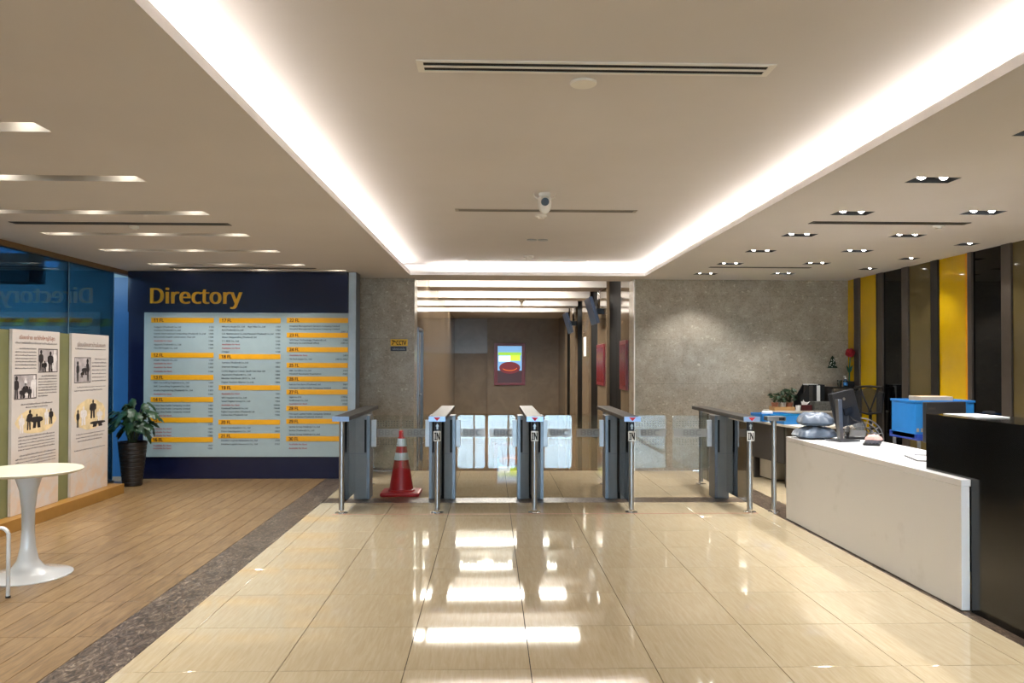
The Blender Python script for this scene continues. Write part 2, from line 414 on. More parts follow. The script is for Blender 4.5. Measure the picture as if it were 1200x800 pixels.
lf = struct('floor_lobby'); box('granite_slab', (LX0-.1, LX1+.1, YB+.02, LYB+.1, -.2, 0), m_lfloor, lf)
og = struct('ground_outside'); box('forecourt', (-14, 16, -30, YF, -.2, -.005), grid_mat('forecourt_paving', S(150, 150, 146), .5), og)

# ---------------------------------------------------------------- ceilings
slotsY = [3.86, 4.91, 6.01, 7.02, 8.02, 9.12, 9.62]
SLX0, SLX1, SW = -3.98, -2.18, .15
slots = [(SLX0, SLX1, y-SW, y) for y in slotsY[:6]] + [(-3.9, -1.80, 9.52, 9.64)]
DL_A = [(2.74, y) for y in (3.68, 4.68, 5.74, 6.74, 7.72, 8.72, 9.72)]
DL_B = [(3.71, y) for y in (5.68, 6.73, 7.67, 8.64, 9.64)]
DL_C = [(4.54, y) for y in (7.19, 8.21, 9.12)]
dlh = [(x-.14, x+.14, y-.075, y+.075) for x, y in DL_A+DL_B] + [(x-.09, x+.09, y-.075, y+.075) for x, y in DL_C]
cl = struct('ceiling')
xe0 = cove_left(CY0); xe1 = cove_left(CY1)
bm = bmesh.new(); rect_holes(bm, XL-.1, -1.6, YF, YB, ZL, slots); rect_holes(bm, CX1, XR+.1, YF, YB, ZL, dlh)
rect_holes(bm, -1.6, CX1, CY1, YB, ZL, [s for s in slots if s[1] > -1.6]); rect_holes(bm, -1.6, CX1, YF, CY0, ZL, [])
poly(bm, [(-1.6, CY0, ZL), (-1.6, CY1, ZL), (xe1, CY1, ZL), (xe0, CY0, ZL)])
obj('soffit', bm, m_ceil, cl)
bm = bmesh.new(); t = .018; zt = 2.648
def lipseg(p, q, n):
    (x0, y0), (x1, y1) = p, q; nx, ny = n
    v = [(x0, y0, ZL), (x1, y1, ZL), (x1, y1, zt), (x0, y0, zt)]
    v2 = [(a+nx*t, b+ny*t, c) for a, b, c in v]
    quad(bm, *v); quad(bm, *v2); quad(bm, v[3], v[2], v2[2], v2[3])
lipseg((xe0, CY0), (xe1, CY1), (-1, 0)); lipseg((xe1, CY1), (CX1, CY1), (0, 1)); lipseg((CX1, CY1), (CX1, CY0), (1, 0)); lipseg((CX1, CY0), (xe0, CY0), (0, -1))
obj('cove_lip', bm, m_lip, cl)
bm = bmesh.new(); sh = .17; zs = 2.625
def shelf(x0, x1, y0, y1): quad(bm, (x0, y0, zs), (x1, y0, zs), (x1, y1, zs), (x0, y1, zs))
poly(bm, [(xe0-sh, CY0-sh, zs), (xe0, CY0-sh, zs), (xe1, CY1+sh, zs), (xe1-sh, CY1+sh, zs)])
shelf(CX1, CX1+sh, CY0-sh, CY1+sh); shelf(xe1-.1, CX1, CY1, CY1+sh); shelf(xe0, CX1, CY0-sh, CY0)
quad(bm, (xe0-sh, CY0-sh, zs), (xe1-sh, CY1+sh, zs), (xe1-sh, CY1+sh, ZU), (xe0-sh, CY0-sh, ZU))
quad(bm, (CX1+sh, CY0-sh, zs), (CX1+sh, CY1+sh, zs), (CX1+sh, CY1+sh, ZU), (CX1+sh, CY0-sh, ZU))
quad(bm, (xe1-sh, CY1+sh, zs), (CX1+sh, CY1+sh, zs), (CX1+sh, CY1+sh, ZU), (xe1-sh, CY1+sh, ZU))
quad(bm, (xe0-sh, CY0-sh, zs), (CX1+sh, CY0-sh, zs), (CX1+sh, CY0-sh, ZU), (xe0-sh, CY0-sh, ZU))
obj('cove_trough', bm, m_lip, cl)
bm = bmesh.new(); rect_holes(bm, xe0-.3, CX1+.3, CY0-.3, CY1+.3, ZU, []); obj('raised_panel', bm, m_ceil, cl)
rf = struct('roof'); box('slab', (-8.4, 5.4, YF-.2, LYB+.6, 3.12, 3.3), m_matblack, rf)
cg = 'LED strips hidden in the ceiling cove'
def led(lbl, pts):
    bm = bmesh.new(); (x0, y0), (x1, y1) = pts
    if abs(x1-x0) < .3:
        v0 = [(x0-.012, y0, 2.628), (x0+.012, y0, 2.628), (x0+.012, y0, 2.644), (x0-.012, y0, 2.644)]; v1 = [(a-x0+x1, y1, c) for a, b, c in v0]
    else:
        v0 = [(x0, y0-.012, 2.628), (x0, y0+.012, 2.628), (x0, y0+.012, 2.644), (x0, y0-.012, 2.644)]; v1 = [(x1, b, c) for a, b, c in v0]
    A = [bm.verts.new(p) for p in v0]; B = [bm.verts.new(p) for p in v1]
    for i in range(4): bm.faces.new((A[i], A[(i+1) % 4], B[(i+1) % 4], B[i]))
    bm.faces.new(A); bm.faces.new(B)
    tag(obj('cove_light_strip', bm, m_e_cove), lbl, 'light strip', cg)
led('warm white light strip behind the left edge of the ceiling cove', ((xe0-.08, CY0), (xe1-.08, CY1-.05)))
led('warm white light strip behind the right edge of the ceiling cove', ((CX1+.08, CY0), (CX1+.08, CY1-.05)))
led('warm white light strip behind the short far edge of the cove', ((xe1+.35, CY1+.08), (CX1-.02, CY1+.08)))

# slot lights in the lounge ceiling
ords = ['first', 'second', 'third', 'fourth', 'fifth', 'sixth', 'seventh', 'eighth']
for i, (x0, x1, y0, y1) in enumerate(slots):
    t_ = thing('slot_light', f'narrow lit slot across the lounge ceiling, {ords[6-i]} out from the directory wall', 'ceiling light', ((x0+x1)/2, (y0+y1)/2, ZL), 0, 'light slots in the lounge ceiling')
    hw, hd, hh = (x1-x0)/2, (y1-y0)/2, .14
    bm = bmesh.new()
    quad(bm, (-hw, -hd, hh), (hw, -hd, hh), (hw, hd, hh), (-hw, hd, hh))
    for a, b in (((-hw, -hd), (hw, -hd)), ((hw, -hd), (hw, hd)), ((hw, hd), (-hw, hd)), ((-hw, hd), (-hw, -hd))):
        quad(bm, (*a, 0), (*b, 0), (*b, hh), (*a, hh))
    obj('trough', bm, m_trough, t_)
    for px in (-hw+.12, 0, hw-.12):
        bm = bmesh.new(); cyl(bm, (0, 0, -.02), (0, 0, .02), .022, seg=12); obj('lamp', bm, m_e_slot, t_, loc=(px, .0, .06))

# twin recessed downlights
def spot(name, loc, watt, size, rot=(0, 0, 0), col=(1, .86, .70), parent=None):
    l = bpy.data.lights.new(name, 'SPOT'); l.energy = watt; l.spot_size = R(size); l.spot_blend = .6; l.shadow_soft_size = .04; l.color = col
    o = bpy.data.objects.new(name, l); C.objects.link(o); o.location = loc; o.rotation_euler = rot
    if parent: o.parent = parent
    return o
def downlight(x, y, hw, lbl, cool, lit=(1, 1), tilt=(0, 0)):
    t_ = thing('recessed_downlight', lbl, 'ceiling light', (x, y, ZL), 0, 'recessed downlights over the reception')
    bm = bmesh.new(); hd, hh = .075, .09
    quad(bm, (-hw, -hd, hh), (hw, -hd, hh), (hw, hd, hh), (-hw, hd, hh))
    for a, b in (((-hw, -hd), (hw, -hd)), ((hw, -hd), (hw, hd)), ((hw, hd), (-hw, hd)), ((-hw, hd), (-hw, -hd))):
        quad(bm, (*a, 0), (*b, 0), (*b, hh), (*a, hh))
    obj('housing', bm, m_matblack, t_)
    for k, px in enumerate((-hw*.5, hw*.5) if hw > .1 else (hw*.3,)):
        bm = bmesh.new(); lathe(bm, [(.046, 0), (.046, .03), (.032, .03), (.032, 0)], (0, 0, 0), 16); obj('gimbal_ring', bm, m_black, t_, loc=(px, 0, .02))
        bm = bmesh.new(); sphere(bm, (0, 0, 0), .028, 12, 5, half=True); obj('lamp', bm, m_e_cool if cool else m_e_warm, t_, loc=(px, 0, .03), smooth=True)
    spot('beam', (0, 0, -.02), SPOT_W*(1.3 if cool else 1)*(1 if hw > .1 else .3)*(.6 if y > 9.5 else 1), 96 if y > 9.5 else 100, (tilt[0], tilt[1], 0), (1, .97, .95) if cool else (1, .985, .955), t_)
for i, (x, y) in enumerate(DL_A): downlight(x, y, .14, f'twin recessed downlight in the row nearest the cove, {ords[6-i]} from the stone wall', False, tilt=(R(14), 0) if i == 6 else (0, 0))
for i, (x, y) in enumerate(DL_B): downlight(x, y, .14, f'twin recessed downlight in the middle row, {ords[4-i]} from the stone wall', i in (0, 2, 4), tilt=(0, R(0)))
for i, (x, y) in enumerate(DL_C): downlight(x, y, .09, f'small single-lamp downlight beside the yellow and black panels, {ords[2-i]} from the stone wall', False)

# bare fill spots added out of view, lined up with the rows
for y in (2.68, 1.65, .6, -.5): spot('beam', (2.74, y, ZL-.02), SPOT_W, 100, (0, 0, 0), (1, .985, .955))
for y in (4.65, 3.65, 2.65, 1.2): spot('beam', (3.71, y, ZL-.02), SPOT_W, 100, (0, 0, 0), (1, .985, .955))
for y in slotsY[:6]+[2.8, 1.75, .7, -.4]:  # added spots under the visible slots, then out-of-view fill without slots
    for x in (-3.75, -3.08, -2.4): spot('slot_row_fill', (x, y-.1, ZL-.012), SPOT_W*.55, 120, (0, 0, 0), (1, .985, .955))

# linear air diffusers
def diffuser(x0, x1, y, z, lbl, slots_=2, wd=.13, fm=None):
    ft = -.007 if fm is None else -.0042
    t_ = thing('air_diffuser', lbl, 'air vent', ((x0+x1)/2, y, z), 0)
    hw, hd = (x1-x0)/2, wd/2; b = .018
    box('backing', (-hw+.005, hw-.005, -hd+.005, hd-.005, -.0035, -.001), m_matblack, t_)
    bm = bmesh.new(); bx(bm, -hw, hw, -hd, -hd+b, ft, -.0005); bx(bm, -hw, hw, hd-b, hd, ft, -.0005)
    bx(bm, -hw, -hw+b*1.6, -hd+b, hd-b, ft, -.0005); bx(bm, hw-b*1.6, hw, -hd+b, hd-b, ft, -.0005); obj('frame', bm, fm or m_white, t_)
    for k in range(1, slots_):
        yy = -hd+b+(wd-2*b)*k/slots_; box('blade', (-hw+b*1.6, hw-b*1.6, yy-.009, yy+.009, ft, -.0036), fm or m_white, t_)
diffuser(-.325, 1.24, 3.35, ZU, 'long two-slot air diffuser in the raised ceiling closest overhead')
diffuser(-.305, 1.245, 6.53, ZU, 'thin air diffuser in the raised ceiling behind the white camera', 2, .1, m_cab)
diffuser(-.32, 1.24, 9.70, ZU, 'thin white air diffuser in the raised ceiling near the far cove edge')
diffuser(-3.93, -2.16, 6.40, ZL, 'dark air diffuser between the light slots, the one farther from the directory', 2, .1, m_deskp)
diffuser(-3.87, -2.12, 9.36, ZL, 'dark air diffuser between the light slots just before the directory', 2, .07, m_deskp)
diffuser(2.58, 3.87, 6.12, ZL, 'air diffuser among the reception downlights, the one over the white counter', 2, .1, m_deskp)
diffuser(2.59, 3.80, 9.02, ZL, 'air diffuser among the reception downlights near the stone wall', 2, .08, m_deskp)
def disc(x, y, z, r, h, name, lbl, cat='detector', dome=True, m=None):
    t_ = thing(name, lbl, cat, (x, y, z))
    bm = bmesh.new(); lathe(bm, [(r, 0), (r, -h*.35), (r*.93, -h*.55)], seg=24); obj('base', bm, m or m_white, t_, smooth=True)
    if dome:
        bm = bmesh.new(); lathe(bm, [(r*.62, -h*.5), (r*.55, -h), (r*.1, -h*1.05)], seg=20); obj('sensor', bm, m_white, t_, smooth=True)
disc(.425, 3.53, ZU, .062, .022, 'ceiling_speaker', 'round flush cover beside the nearest long ceiling diffuser', 'speaker', False)
disc(.44, 6.74, ZU, .05, .03, 'smoke_detector', 'small round detector just behind the white ceiling camera')
disc(.458, 9.3, ZU, .06, .05, 'smoke_detector', 'white domed smoke detector by the far thin ceiling diffuser')
disc(-3.0, 6.53, ZL, .04, .03, 'sprinkler_head', 'small sprinkler head by the dark diffuser in the lounge ceiling', 'sprinkler')
disc(3.69, 6.22, ZL, .045, .03, 'smoke_detector', 'small detector beside the reception ceiling diffuser')
t_ = thing('ceiling_hatch', 'flat grey twin-disc cover in the raised ceiling beyond the camera', 'cover', (.49, 8.09, ZU))
for s in (-1, 1):
    bm = bmesh.new(); lathe(bm, [(.055, 0), (.055, -.008), (.04, -.012)], (s*.058, 0, 0), 20); obj('disc', bm, m_alu, t_, smooth=True)
t_ = thing('security_camera', 'white egg-shaped security camera hanging from the raised ceiling', 'camera', (.41, 5.86, ZU))
bm = bmesh.new(); lathe(bm, [(.045, 0), (.045, -.02), (.03, -.035)], seg=20); obj('mount', bm, m_white, t_, smooth=True)
bm = bmesh.new()
for i in range(9): pass
lathe(bm, [(.012, -.03), (.048, -.035), (.052, -.07), (.05, -.10), (.04, -.135), (.02, -.155), (.004, -.158)], seg=20); obj('housing', bm, m_white, t_, smooth=True)
bm = bmesh.new(); cyl(bm, (0, -.03, -.075), (0, -.062, -.078), .032, .03, 18); obj('lens', bm, m_black, t_, smooth=True)
for s in (-1, 1):
    bm = bmesh.new(); tube(bm, [(s*.05, 0, -.045), (s*.075, 0, -.03), (s*.085, 0, -.001)], .006, 6); obj('bracket_arm', bm, m_white, t_)

# ---------------------------------------------------------------- back wall of stone slabs
wb = struct('wall_back')
box('core', (XL-.1, LX0-.031, YB+.03, YB+.2, 0, 3.1), m_matblack, wb); box('core', (LX1+.031, XR+.2, YB+.03, YB+.2, 0, 3.1), m_matblack, wb)
zr = [0, .58, 1.18, 1.78, 2.38, 2.62]
for xs in ([-4.8, -3.4, -2.2, LX0], [LX1, 2.62, 3.82, 4.98]):
    for a, b in zip(xs, xs[1:]):
        for c, d in zip(zr, zr[1:]):
            o = box('stone_panel', (a+.0008, b-.0008, YB, YB+.03, c+.0008, d-.0008), m_stone, wb, .0006)
box('return_panel', (LX0-.03, LX0, YB+.031, YB+.4, 0, 2.62), m_stone, wb); box('return_panel', (LX1, LX1+.03, YB+.031, YB+.4, 0, 2.62), m_stone, wb)
box('lintel', (LX0-.05, LX1+.05, YB, YB+.25, ZL, 3.1), m_ceil, wb)
box('steel_corner', (LX1-.006, LX1+.006, YB-.004, YB+.02, 0, ZL), m_lip, wb)

# ---------------------------------------------------------------- lift lobby
wl = struct('wall_lobby_left')
bm = bmesh.new(); x = LX0
for a, b in ((YB+.4, 10.85), (11.62, 14), (14, 17), (17, 19.6), (19.6, LYB)):
    box('stone_panel', (x-.05, x, a+.001, b-.001, 0, 2.9), m_lobby, wl)
box('stone_panel', (x-.05, x, 10.85, 11.62, 1.96, 2.9), m_lobby, wl)
d_ = thing('door_6', None, None) if False else struct('door_6', (LX0, 11.235, 0))
box('leaf', (-.04, -.02, -.36, .36, .005, 1.93), m_lobby2, d_)
bm = bmesh.new(); bx(bm, -.05, .015, -.384, -.345, 0, 1.96); bx(bm, -.05, .015, .345, .384, 0, 1.96); bx(bm, -.05, .015, -.345, .345, 1.92, 1.96); obj('frame', bm, m_darksteel, d_)
bm = bmesh.new(); tube(bm, [(-.02, -.28, 1.0), (.03, -.28, 1.0), (.03, -.18, 1.0)], .011, 8); obj('handle', bm, m_black, d_)
# a dark opened reveal strip on the near side of the door
wr = struct('wall_lobby_right'); x = LX1
ys = [YB+.4, 11.5, 12.9, 14.02, 15.28, 16.37, 17.68, 18.92, 20.1, 21.5]
for i in range(0, 9, 2): box('stone_pier', (x, x+.3, ys[i], ys[i+1], 0, 2.9), m_lobby, wr, .004)
box('stone_pier', (x, x+.3, ys[9], LYB, 0, 2.9), m_lobby, wr)
for i in range(1, 9, 2):
    dn = struct(f'door_{(i+1)//2}', (x+.05, (ys[i]+ys[i+1])/2, 0)); hw = (ys[i+1]-ys[i])/2
    for s in (-1, 1): box('lift_leaf', (0, .04, min(0, s*hw)+.003, max(0, s*hw)-.003, 0, 2.35), m_lift, dn)
    box('lift_header', (-.004, .04, -hw, hw, 2.35, 2.9), m_lift, dn)
wbk = struct('wall_lobby_back'); box('core', (LX0-.2, LX1+.3, LYB+.1, LYB+.2, 0, 3.1), m_matblack, wbk); box('core', (LX0-.2, LX0-.051, YB+.2, LYB+.2, 0, 3.1), m_matblack, wbk); box('core', (LX1+.31, LX1+.4, YB+.2, LYB+.2, 0, 3.1), m_matblack, wbk)
for a, b in ((LX0-.05, -.1), (1.2, LX1+.1)):
    box('stone_panel', (a, b-.002, LYB, LYB+.1, 0, 1.72 if a < 0 else 2.9), m_lobbyb, wbk)
box('upper_panel', (LX0-.05, -.102, LYB, LYB+.1, 1.725, 2.9), m_lobby2, wbk)
box('stone_panel', (-.1, 1.198, LYB-.1, LYB+.1, 0, 2.9), m_lobbyb, wbk)
# lobby ceiling: beams, with luminous panels in the bays
cb = struct('ceiling_lobby'); ZB = 2.74
bays = [(11.5, 12.95), (13.7, 15.1), (15.8, 17.2), (17.9, 19.2)]
edges = [YB+.25] + [v for b in bays for v in b] + [LYB]
for i in range(0, len(edges), 2): box('beam', (LX0, LX1, edges[i], edges[i+1], ZB, 3.1), m_ceil, cb)
for a, b in bays: box('bay_top', (LX0, LX1, a, b, 2.96, 3.0), m_white, cb)
for i, (a, b) in enumerate(bays):
    t_ = thing('luminous_panel', f'bright strip light across the lift lobby ceiling, {ords[i]} beyond the entrance opening', 'ceiling light', ((LX0+LX1)/2-.25, (a+b)/2+.2, 2.9), 0, 'strip lights over the lift lobby')
    hw = (LX1-LX0)/2-.28
    box('diffuser', (-hw, hw, -.16, .16, 0, .03), m_e_lob, t_)
    box('frame', (-hw-.02, hw+.02, -.18, .18, .031, .058), m_white, t_)
# advertising screen with red frame on the back wall
t_ = thing('advert_screen', 'lit advertising screen in a dark red frame on the lobby end wall', 'screen', (.545, LYB-.1, 1.42))
bm = bmesh.new()
for b in ((-.445, .445, -.05, 0, .52, .60), (-.445, .445, -.05, 0, -.60, -.53), (-.445, -.345, -.05, 0, -.53, .52), (.345, .445, -.05, 0, -.53, .52)): bx(bm, *b)
obj('frame', bm, m_redframe, t_, .004)
def em(name, c, s=1.0): return M(name, c, .4, vary=0, emit=s, emitc=c)
box('screen_face', (-.345, .345, -.03, 0, -.53, .52), em('screen_sky', S(120, 170, 215), .55), t_)
def srect(n, x0, x1, z0, z1, m, d=.032): box(n, (x0, x1, -d, -.0305, z0, z1), m, t_)
srect('screen_patch', -.33, .33, .26, .34, em('scr_green', S(150, 200, 60), .6)); srect('screen_patch', -.31, .02, .08, .24, em('scr_white', S(225, 240, 245), .8)); srect('screen_patch', .02, .30, .1, .26, em('scr_lime', S(190, 220, 60), .7))
srect('screen_patch', -.345, .345, -.53, -.18, em('scr_dark', S(50, 20, 26), .5))
bm = bmesh.new(); poly(bm, [(.30*math.cos(a), -.0335, -.1+.17*math.sin(a)) for a in [2*math.pi*i/24 for i in range(24)]]); obj('screen_disc', bm, em('scr_maroon', S(96, 16, 26), .6), t_)
bm = bmesh.new(); tube(bm, [(.22*math.cos(a), -.036, -.08+.1*math.sin(a)) for a in [math.pi*(1.15+.75*i/12) for i in range(13)]], .008, 6); obj('screen_arc', bm, em('scr_orange', S(230, 120, 40), .7), t_)
for i, (ya, yb, l) in enumerate(((13.05, 13.95, 'red framed advert board on the stone pier beyond the first lift door'), (10.9, 11.45, 'red framed advert board on the pier before the first lift door'))):
    t_ = thing('advert_board', l, 'advert board', (LX1, (ya+yb)/2, 1.43), 0, 'red advert boards beside the lifts'); hw = (yb-ya)/2
    box('frame', (-.03, 0, -hw, hw, -.36, .36), m_redframe, t_, .003); box('poster', (-.033, -.0302, -hw+.06, hw-.06, -.30, .30), M('red_poster', S(104, 10, 20), .25, vary=.3, vscale=8), t_)
t_ = thing('paper_notice', 'white paper notice on the stone pier by the second lift door', 'notice', (LX1, 15.9, 1.8)); box('sheet', (-.004, 0, -.2, .2, -.2, .2), m_paper, t_)
for y, l in ((13.3, 'tilted monitor hung over the lifts, the nearer one'), (17.4, 'tilted monitor hung over the lifts, the farther one')):
    t_ = thing('hanging_monitor', l, 'monitor', (LX1, y, 2.36), 0, 'monitors hung over the lifts')
    bm = bmesh.new(); bx(bm, -.03, .03, -.36, .36, -.235, .235); o = obj('display', bm, M('monitor_shell', S(40, 48, 66), .3), t_, .008); o.location = (-.2, 0, 0); o.rotation_euler = (0, R(-17), 0)
    bm = bmesh.new(); bx(bm, -.16, 0, -.03, .03, -.05, .05); obj('bracket', bm, m_black, t_)
    for s in (-.08, .08):
        bm = bmesh.new(); cyl(bm, (-.08, s, .05), (-.08, s, .38), .012, seg=8); obj('hanger_rod', bm, m_chrome, t_)
t_ = thing('smoke_detector', 'small dome hanging from the lift lobby ceiling between strip lights', 'detector', (.62, 17.5-.0, ZB)); t_.location = (.62, 15.45, ZB)
bm = bmesh.new(); lathe(bm, [(.07, 0), (.07, -.03), (.03, -.06), (.03, -.13), (.01, -.14)], seg=16); obj('body', bm, m_white, t_, smooth=True)
# CCTV sign
t_ = thing('cctv_sign', 'small yellow and black camera warning sign on the left stone wall', 'sign', (-1.235, YB, 1.70))
box('yellow_plate', (-.115, .115, -.006, 0, -.015, .075), m_yelsign, t_); box('black_plate', (-.115, .1, -.006, 0, -.085, -.025), m_ink, t_)
bm = bmesh.new(); put_text(bm, 'CCTV', (-.035, -.0072, .0), (1, 0, 0), (0, 0, 1), width=.13, height=.055, bold=.03); flat('lettering', bm, m_matblack, t_)
bm = bmesh.new(); poly(bm, [(-.1, -.0072, .065), (-.05, -.0072, .05), (-.04, -.0072, .03), (-.09, -.0072, .045)]); poly(bm, [(-.1, -.0072, .0), (-.085, -.0072, .0), (-.07, -.0072, .035), (-.08, -.0072, .035)]); flat('camera_icon', bm, m_matblack, t_)
bm = bmesh.new(); put_text(bm, 'กล้องวงจรปิด', (-.09, -.0072, -.07), (1, 0, 0), (0, 0, 1), width=.17, height=.03); flat('small_print', bm, m_alu, t_)

# ---------------------------------------------------------------- right wall of coloured glass panels
wrt = struct('wall_right')
box('core', (XR+.03, XR+.25, YF, YB+.1, 0, 3.1), m_matblack, wrt)
P_ = [(10.03, 10.4, 'y', .0)]
segs = [(10.19, 10.40, m_yel, 0), (10.04, 10.19, m_pil, .07), (9.60, 10.04, m_yel, 0), (9.55, 9.60, m_pild, .06), (9.44, 9.55, m_pil, .07), (8.99, 9.44, m_blk, 0), (8.85, 8.99, m_pil, .07), (8.40, 8.85, m_olv, 0),
        (8.36, 8.40, m_pild, .05), (8.25, 8.36, m_pild, .07), (7.78, 8.25, m_yel, 0), (7.73, 7.78, M('amber_edge', S(222, 150, 0), .2), .03), (7.66, 7.73, m_pil, .07), (7.21, 7.66, m_blk, 0), (7.07, 7.21, m_pil, .07), (6.6, 7.07, m_olv, 0),
        (6.45, 6.6, m_pil, .07), (5.95, 6.45, m_yel, 0), (5.8, 5.95, m_pil, .07), (5.3, 5.8, m_blk, 0), (5.15, 5.3, m_pil, .07), (4.6, 5.15, m_olv, 0), (4.45, 4.6, m_pil, .07), (3.9, 4.45, m_yel, 0), (-9, 3.9, m_olv, 0)]
for a, b, m, pr in segs: box('pilaster' if pr else 'glass_panel', (XR-pr*.3, XR+.03, a, b-.001, 0, 2.62), m, wrt, .003 if pr else 0)

# ---------------------------------------------------------------- left glass wall and blue passage beyond
wlf = struct('wall_left')
gy = [-9, -7.2, -4.8, -2.4, 0, 2.4, 4.3, 6.4, 8.5, 9.5]
for a, b in zip(gy, gy[1:]): box('glass_pane', (XL-.006, XL+.006, a+.006, b-.006, .02, 2.55), m_tint, wlf)
for y in gy[1:]: box('glazing_joint', (XL-.009, XL+.009, y-.005, y+.005, .02, 2.55), M('clear_silicone', S(120, 160, 180), .4), wlf)
box('top_trim', (XL-.04, XL+.05, YF, 10.0, 2.55, ZL), m_trimb, wlf)
box('bottom_channel', (XL-.03, XL+.03, YF, 9.5, 0, .02), m_steel, wlf)
wp = struct('wall_passage')
for i, (a, b) in enumerate(((-9, 4), (4, 7), (7, 10.4))): box('wall_panel', (-8.2, -8.05, a, b-.01, 0, 3.1), m_ext, wp)
for k in range(14): box('slat', (-8.05, -8.0, 2, 10.4, .3+.16*k, .36+.16*k), m_extd, wp)
box('wall_panel', (-8.2, XL-.1, YB+.0, YB+.1, 0, 3.1), m_ext, wp); box('wall_panel', (-8.2, XL, YF-.1, YF, 0, 3.1), m_ext, wp)
box('beam', (-8.05, -4.85, 8.2, 8.5, 2.3, 2.6), m_extd, wp)
box('ceiling_panel', (-8.2, XL-.1, YF, YB, 3.06, 3.1), m_ext, wp); box('soffit_edge', (XL-.12, XL-.1, YF, YB, ZL, 3.06), m_ext, wp)
wn = struct('window_1', (0, YB-.01, 0)); box('sky_pane', (-8.0, -5.75, -.01, 0, 2.72, 3.04), M('daylight_pane', S(70, 150, 210), .3, vary=0, emit=.55, emitc=S(110, 190, 255)), wn); box('mullion', (-8.0, -5.7, -.03, -.011, 2.80, 2.83), m_extd, wn)
# blue panel facing the lobby between glass and directory
t_ = thing('blue_side_panel', 'pale blue upright panel between the glass wall and the directory', 'panel', (-4.66, 9.97, 0)); box('sheet', (-.16, .122, -.02, .02, 0, 2.54), m_bluewall, t_)
# hazard tape stretched in the passage
t_ = thing('hazard_tape', 'yellow and black hazard tape behind the blue glass', 'tape', (-8.0, 10.1, 1.97))
for k in range(24):
    x = .14*k; bm = bmesh.new(); v = [(x, 0, -.05), (x+.14, 0, -.05), (x+.2, 0, .05), (x+.06, 0, .05)]; quad(bm, *v); obj('stripe', bm, m_hazy if k % 2 else m_black, t_)
pl = bpy.data.lights.new('passage_fill', 'AREA'); pl.shape = 'RECTANGLE'; pl.size = 1.2; pl.size_y = 4; pl.energy = PASSAGE_W; pl.color = (.55, .8, 1)  # unseen blue area light added to brighten the passage, no fitting there
plo = bpy.data.objects.new('passage_fill', pl); C.objects.link(plo); plo.location = (-6.5, 7.6, 3.04)

# front wall with the glazed entrance behind the camera
wf = struct('wall_front')
EX0, EX1 = -1.7, 2.9
box('wall_panel', (-4.75, EX0, YF-.15, YF, 0, 3.1), m_stone, wf); box('wall_panel', (EX1, XR+.2, YF-.15, YF, 0, 3.1), m_stone, wf); box('wall_panel', (EX0, EX1, YF-.15, YF, 2.4, 3.1), m_stone, wf)
de = struct('door_7', (0, YF-.08, 0))
for x in (EX0+.03, -.55, .6, 1.75, EX1-.03): box('door_post', (x-.03, x+.03, -.03, .03, 0, 2.4), m_darksteel, de)

# ---------------------------------------------------------------- directory board
DY = 9.72
def du(px): return -4.31+(px-171)*.01061
def dv(py): return 2.078-(py-366)*.01065
d_ = thing('directory_board', 'tall navy directory board with gold heading and lit tenant list', 'directory', (0, DY, 0))
box('body', (-4.53, -1.80, .012, .28, 0, ZL-.004), m_navy, d_)
box('listing_panel', (-4.33, -1.79, -.004, .0115, .275, 2.08), m_listing, d_, .003)
box('header_panel', (-4.53, -1.80, -.012, .0115, 2.085, ZL-.004), m_navy, d_)
box('side_frame', (-1.789, -1.70, -.006, .2, .0, ZL-.004), m_alu, d_, .002)
box('side_return', (-1.70, -1.695, .0, .28, 0, ZL-.004), m_darksteel, d_)
ux, uz = (1, 0, 0), (0, 0, 1)
bm = bmesh.new()
put_text(bm, 'Directory', (du(177.5), 0, 0), ux, uz, width=du(283.5)-du(177.5), height=.262, bold=.02, base=False)
bmesh.ops.remove_doubles(bm, verts=bm.verts[:], dist=1e-5)
r = bmesh.ops.extrude_face_region(bm, geom=bm.faces[:]); 
bmesh.ops.translate(bm, verts=[v for v in r['geom'] if isinstance(v, bmesh.types.BMVert)], vec=(0, -.02, 0))
bmesh.ops.translate(bm, verts=bm.verts[:], vec=(0, -.0125, dv(361.5)))
obj('heading_letters', bm, m_gold, d_, label='gold raised heading reading Directory')
AV = 'Available for Rent'
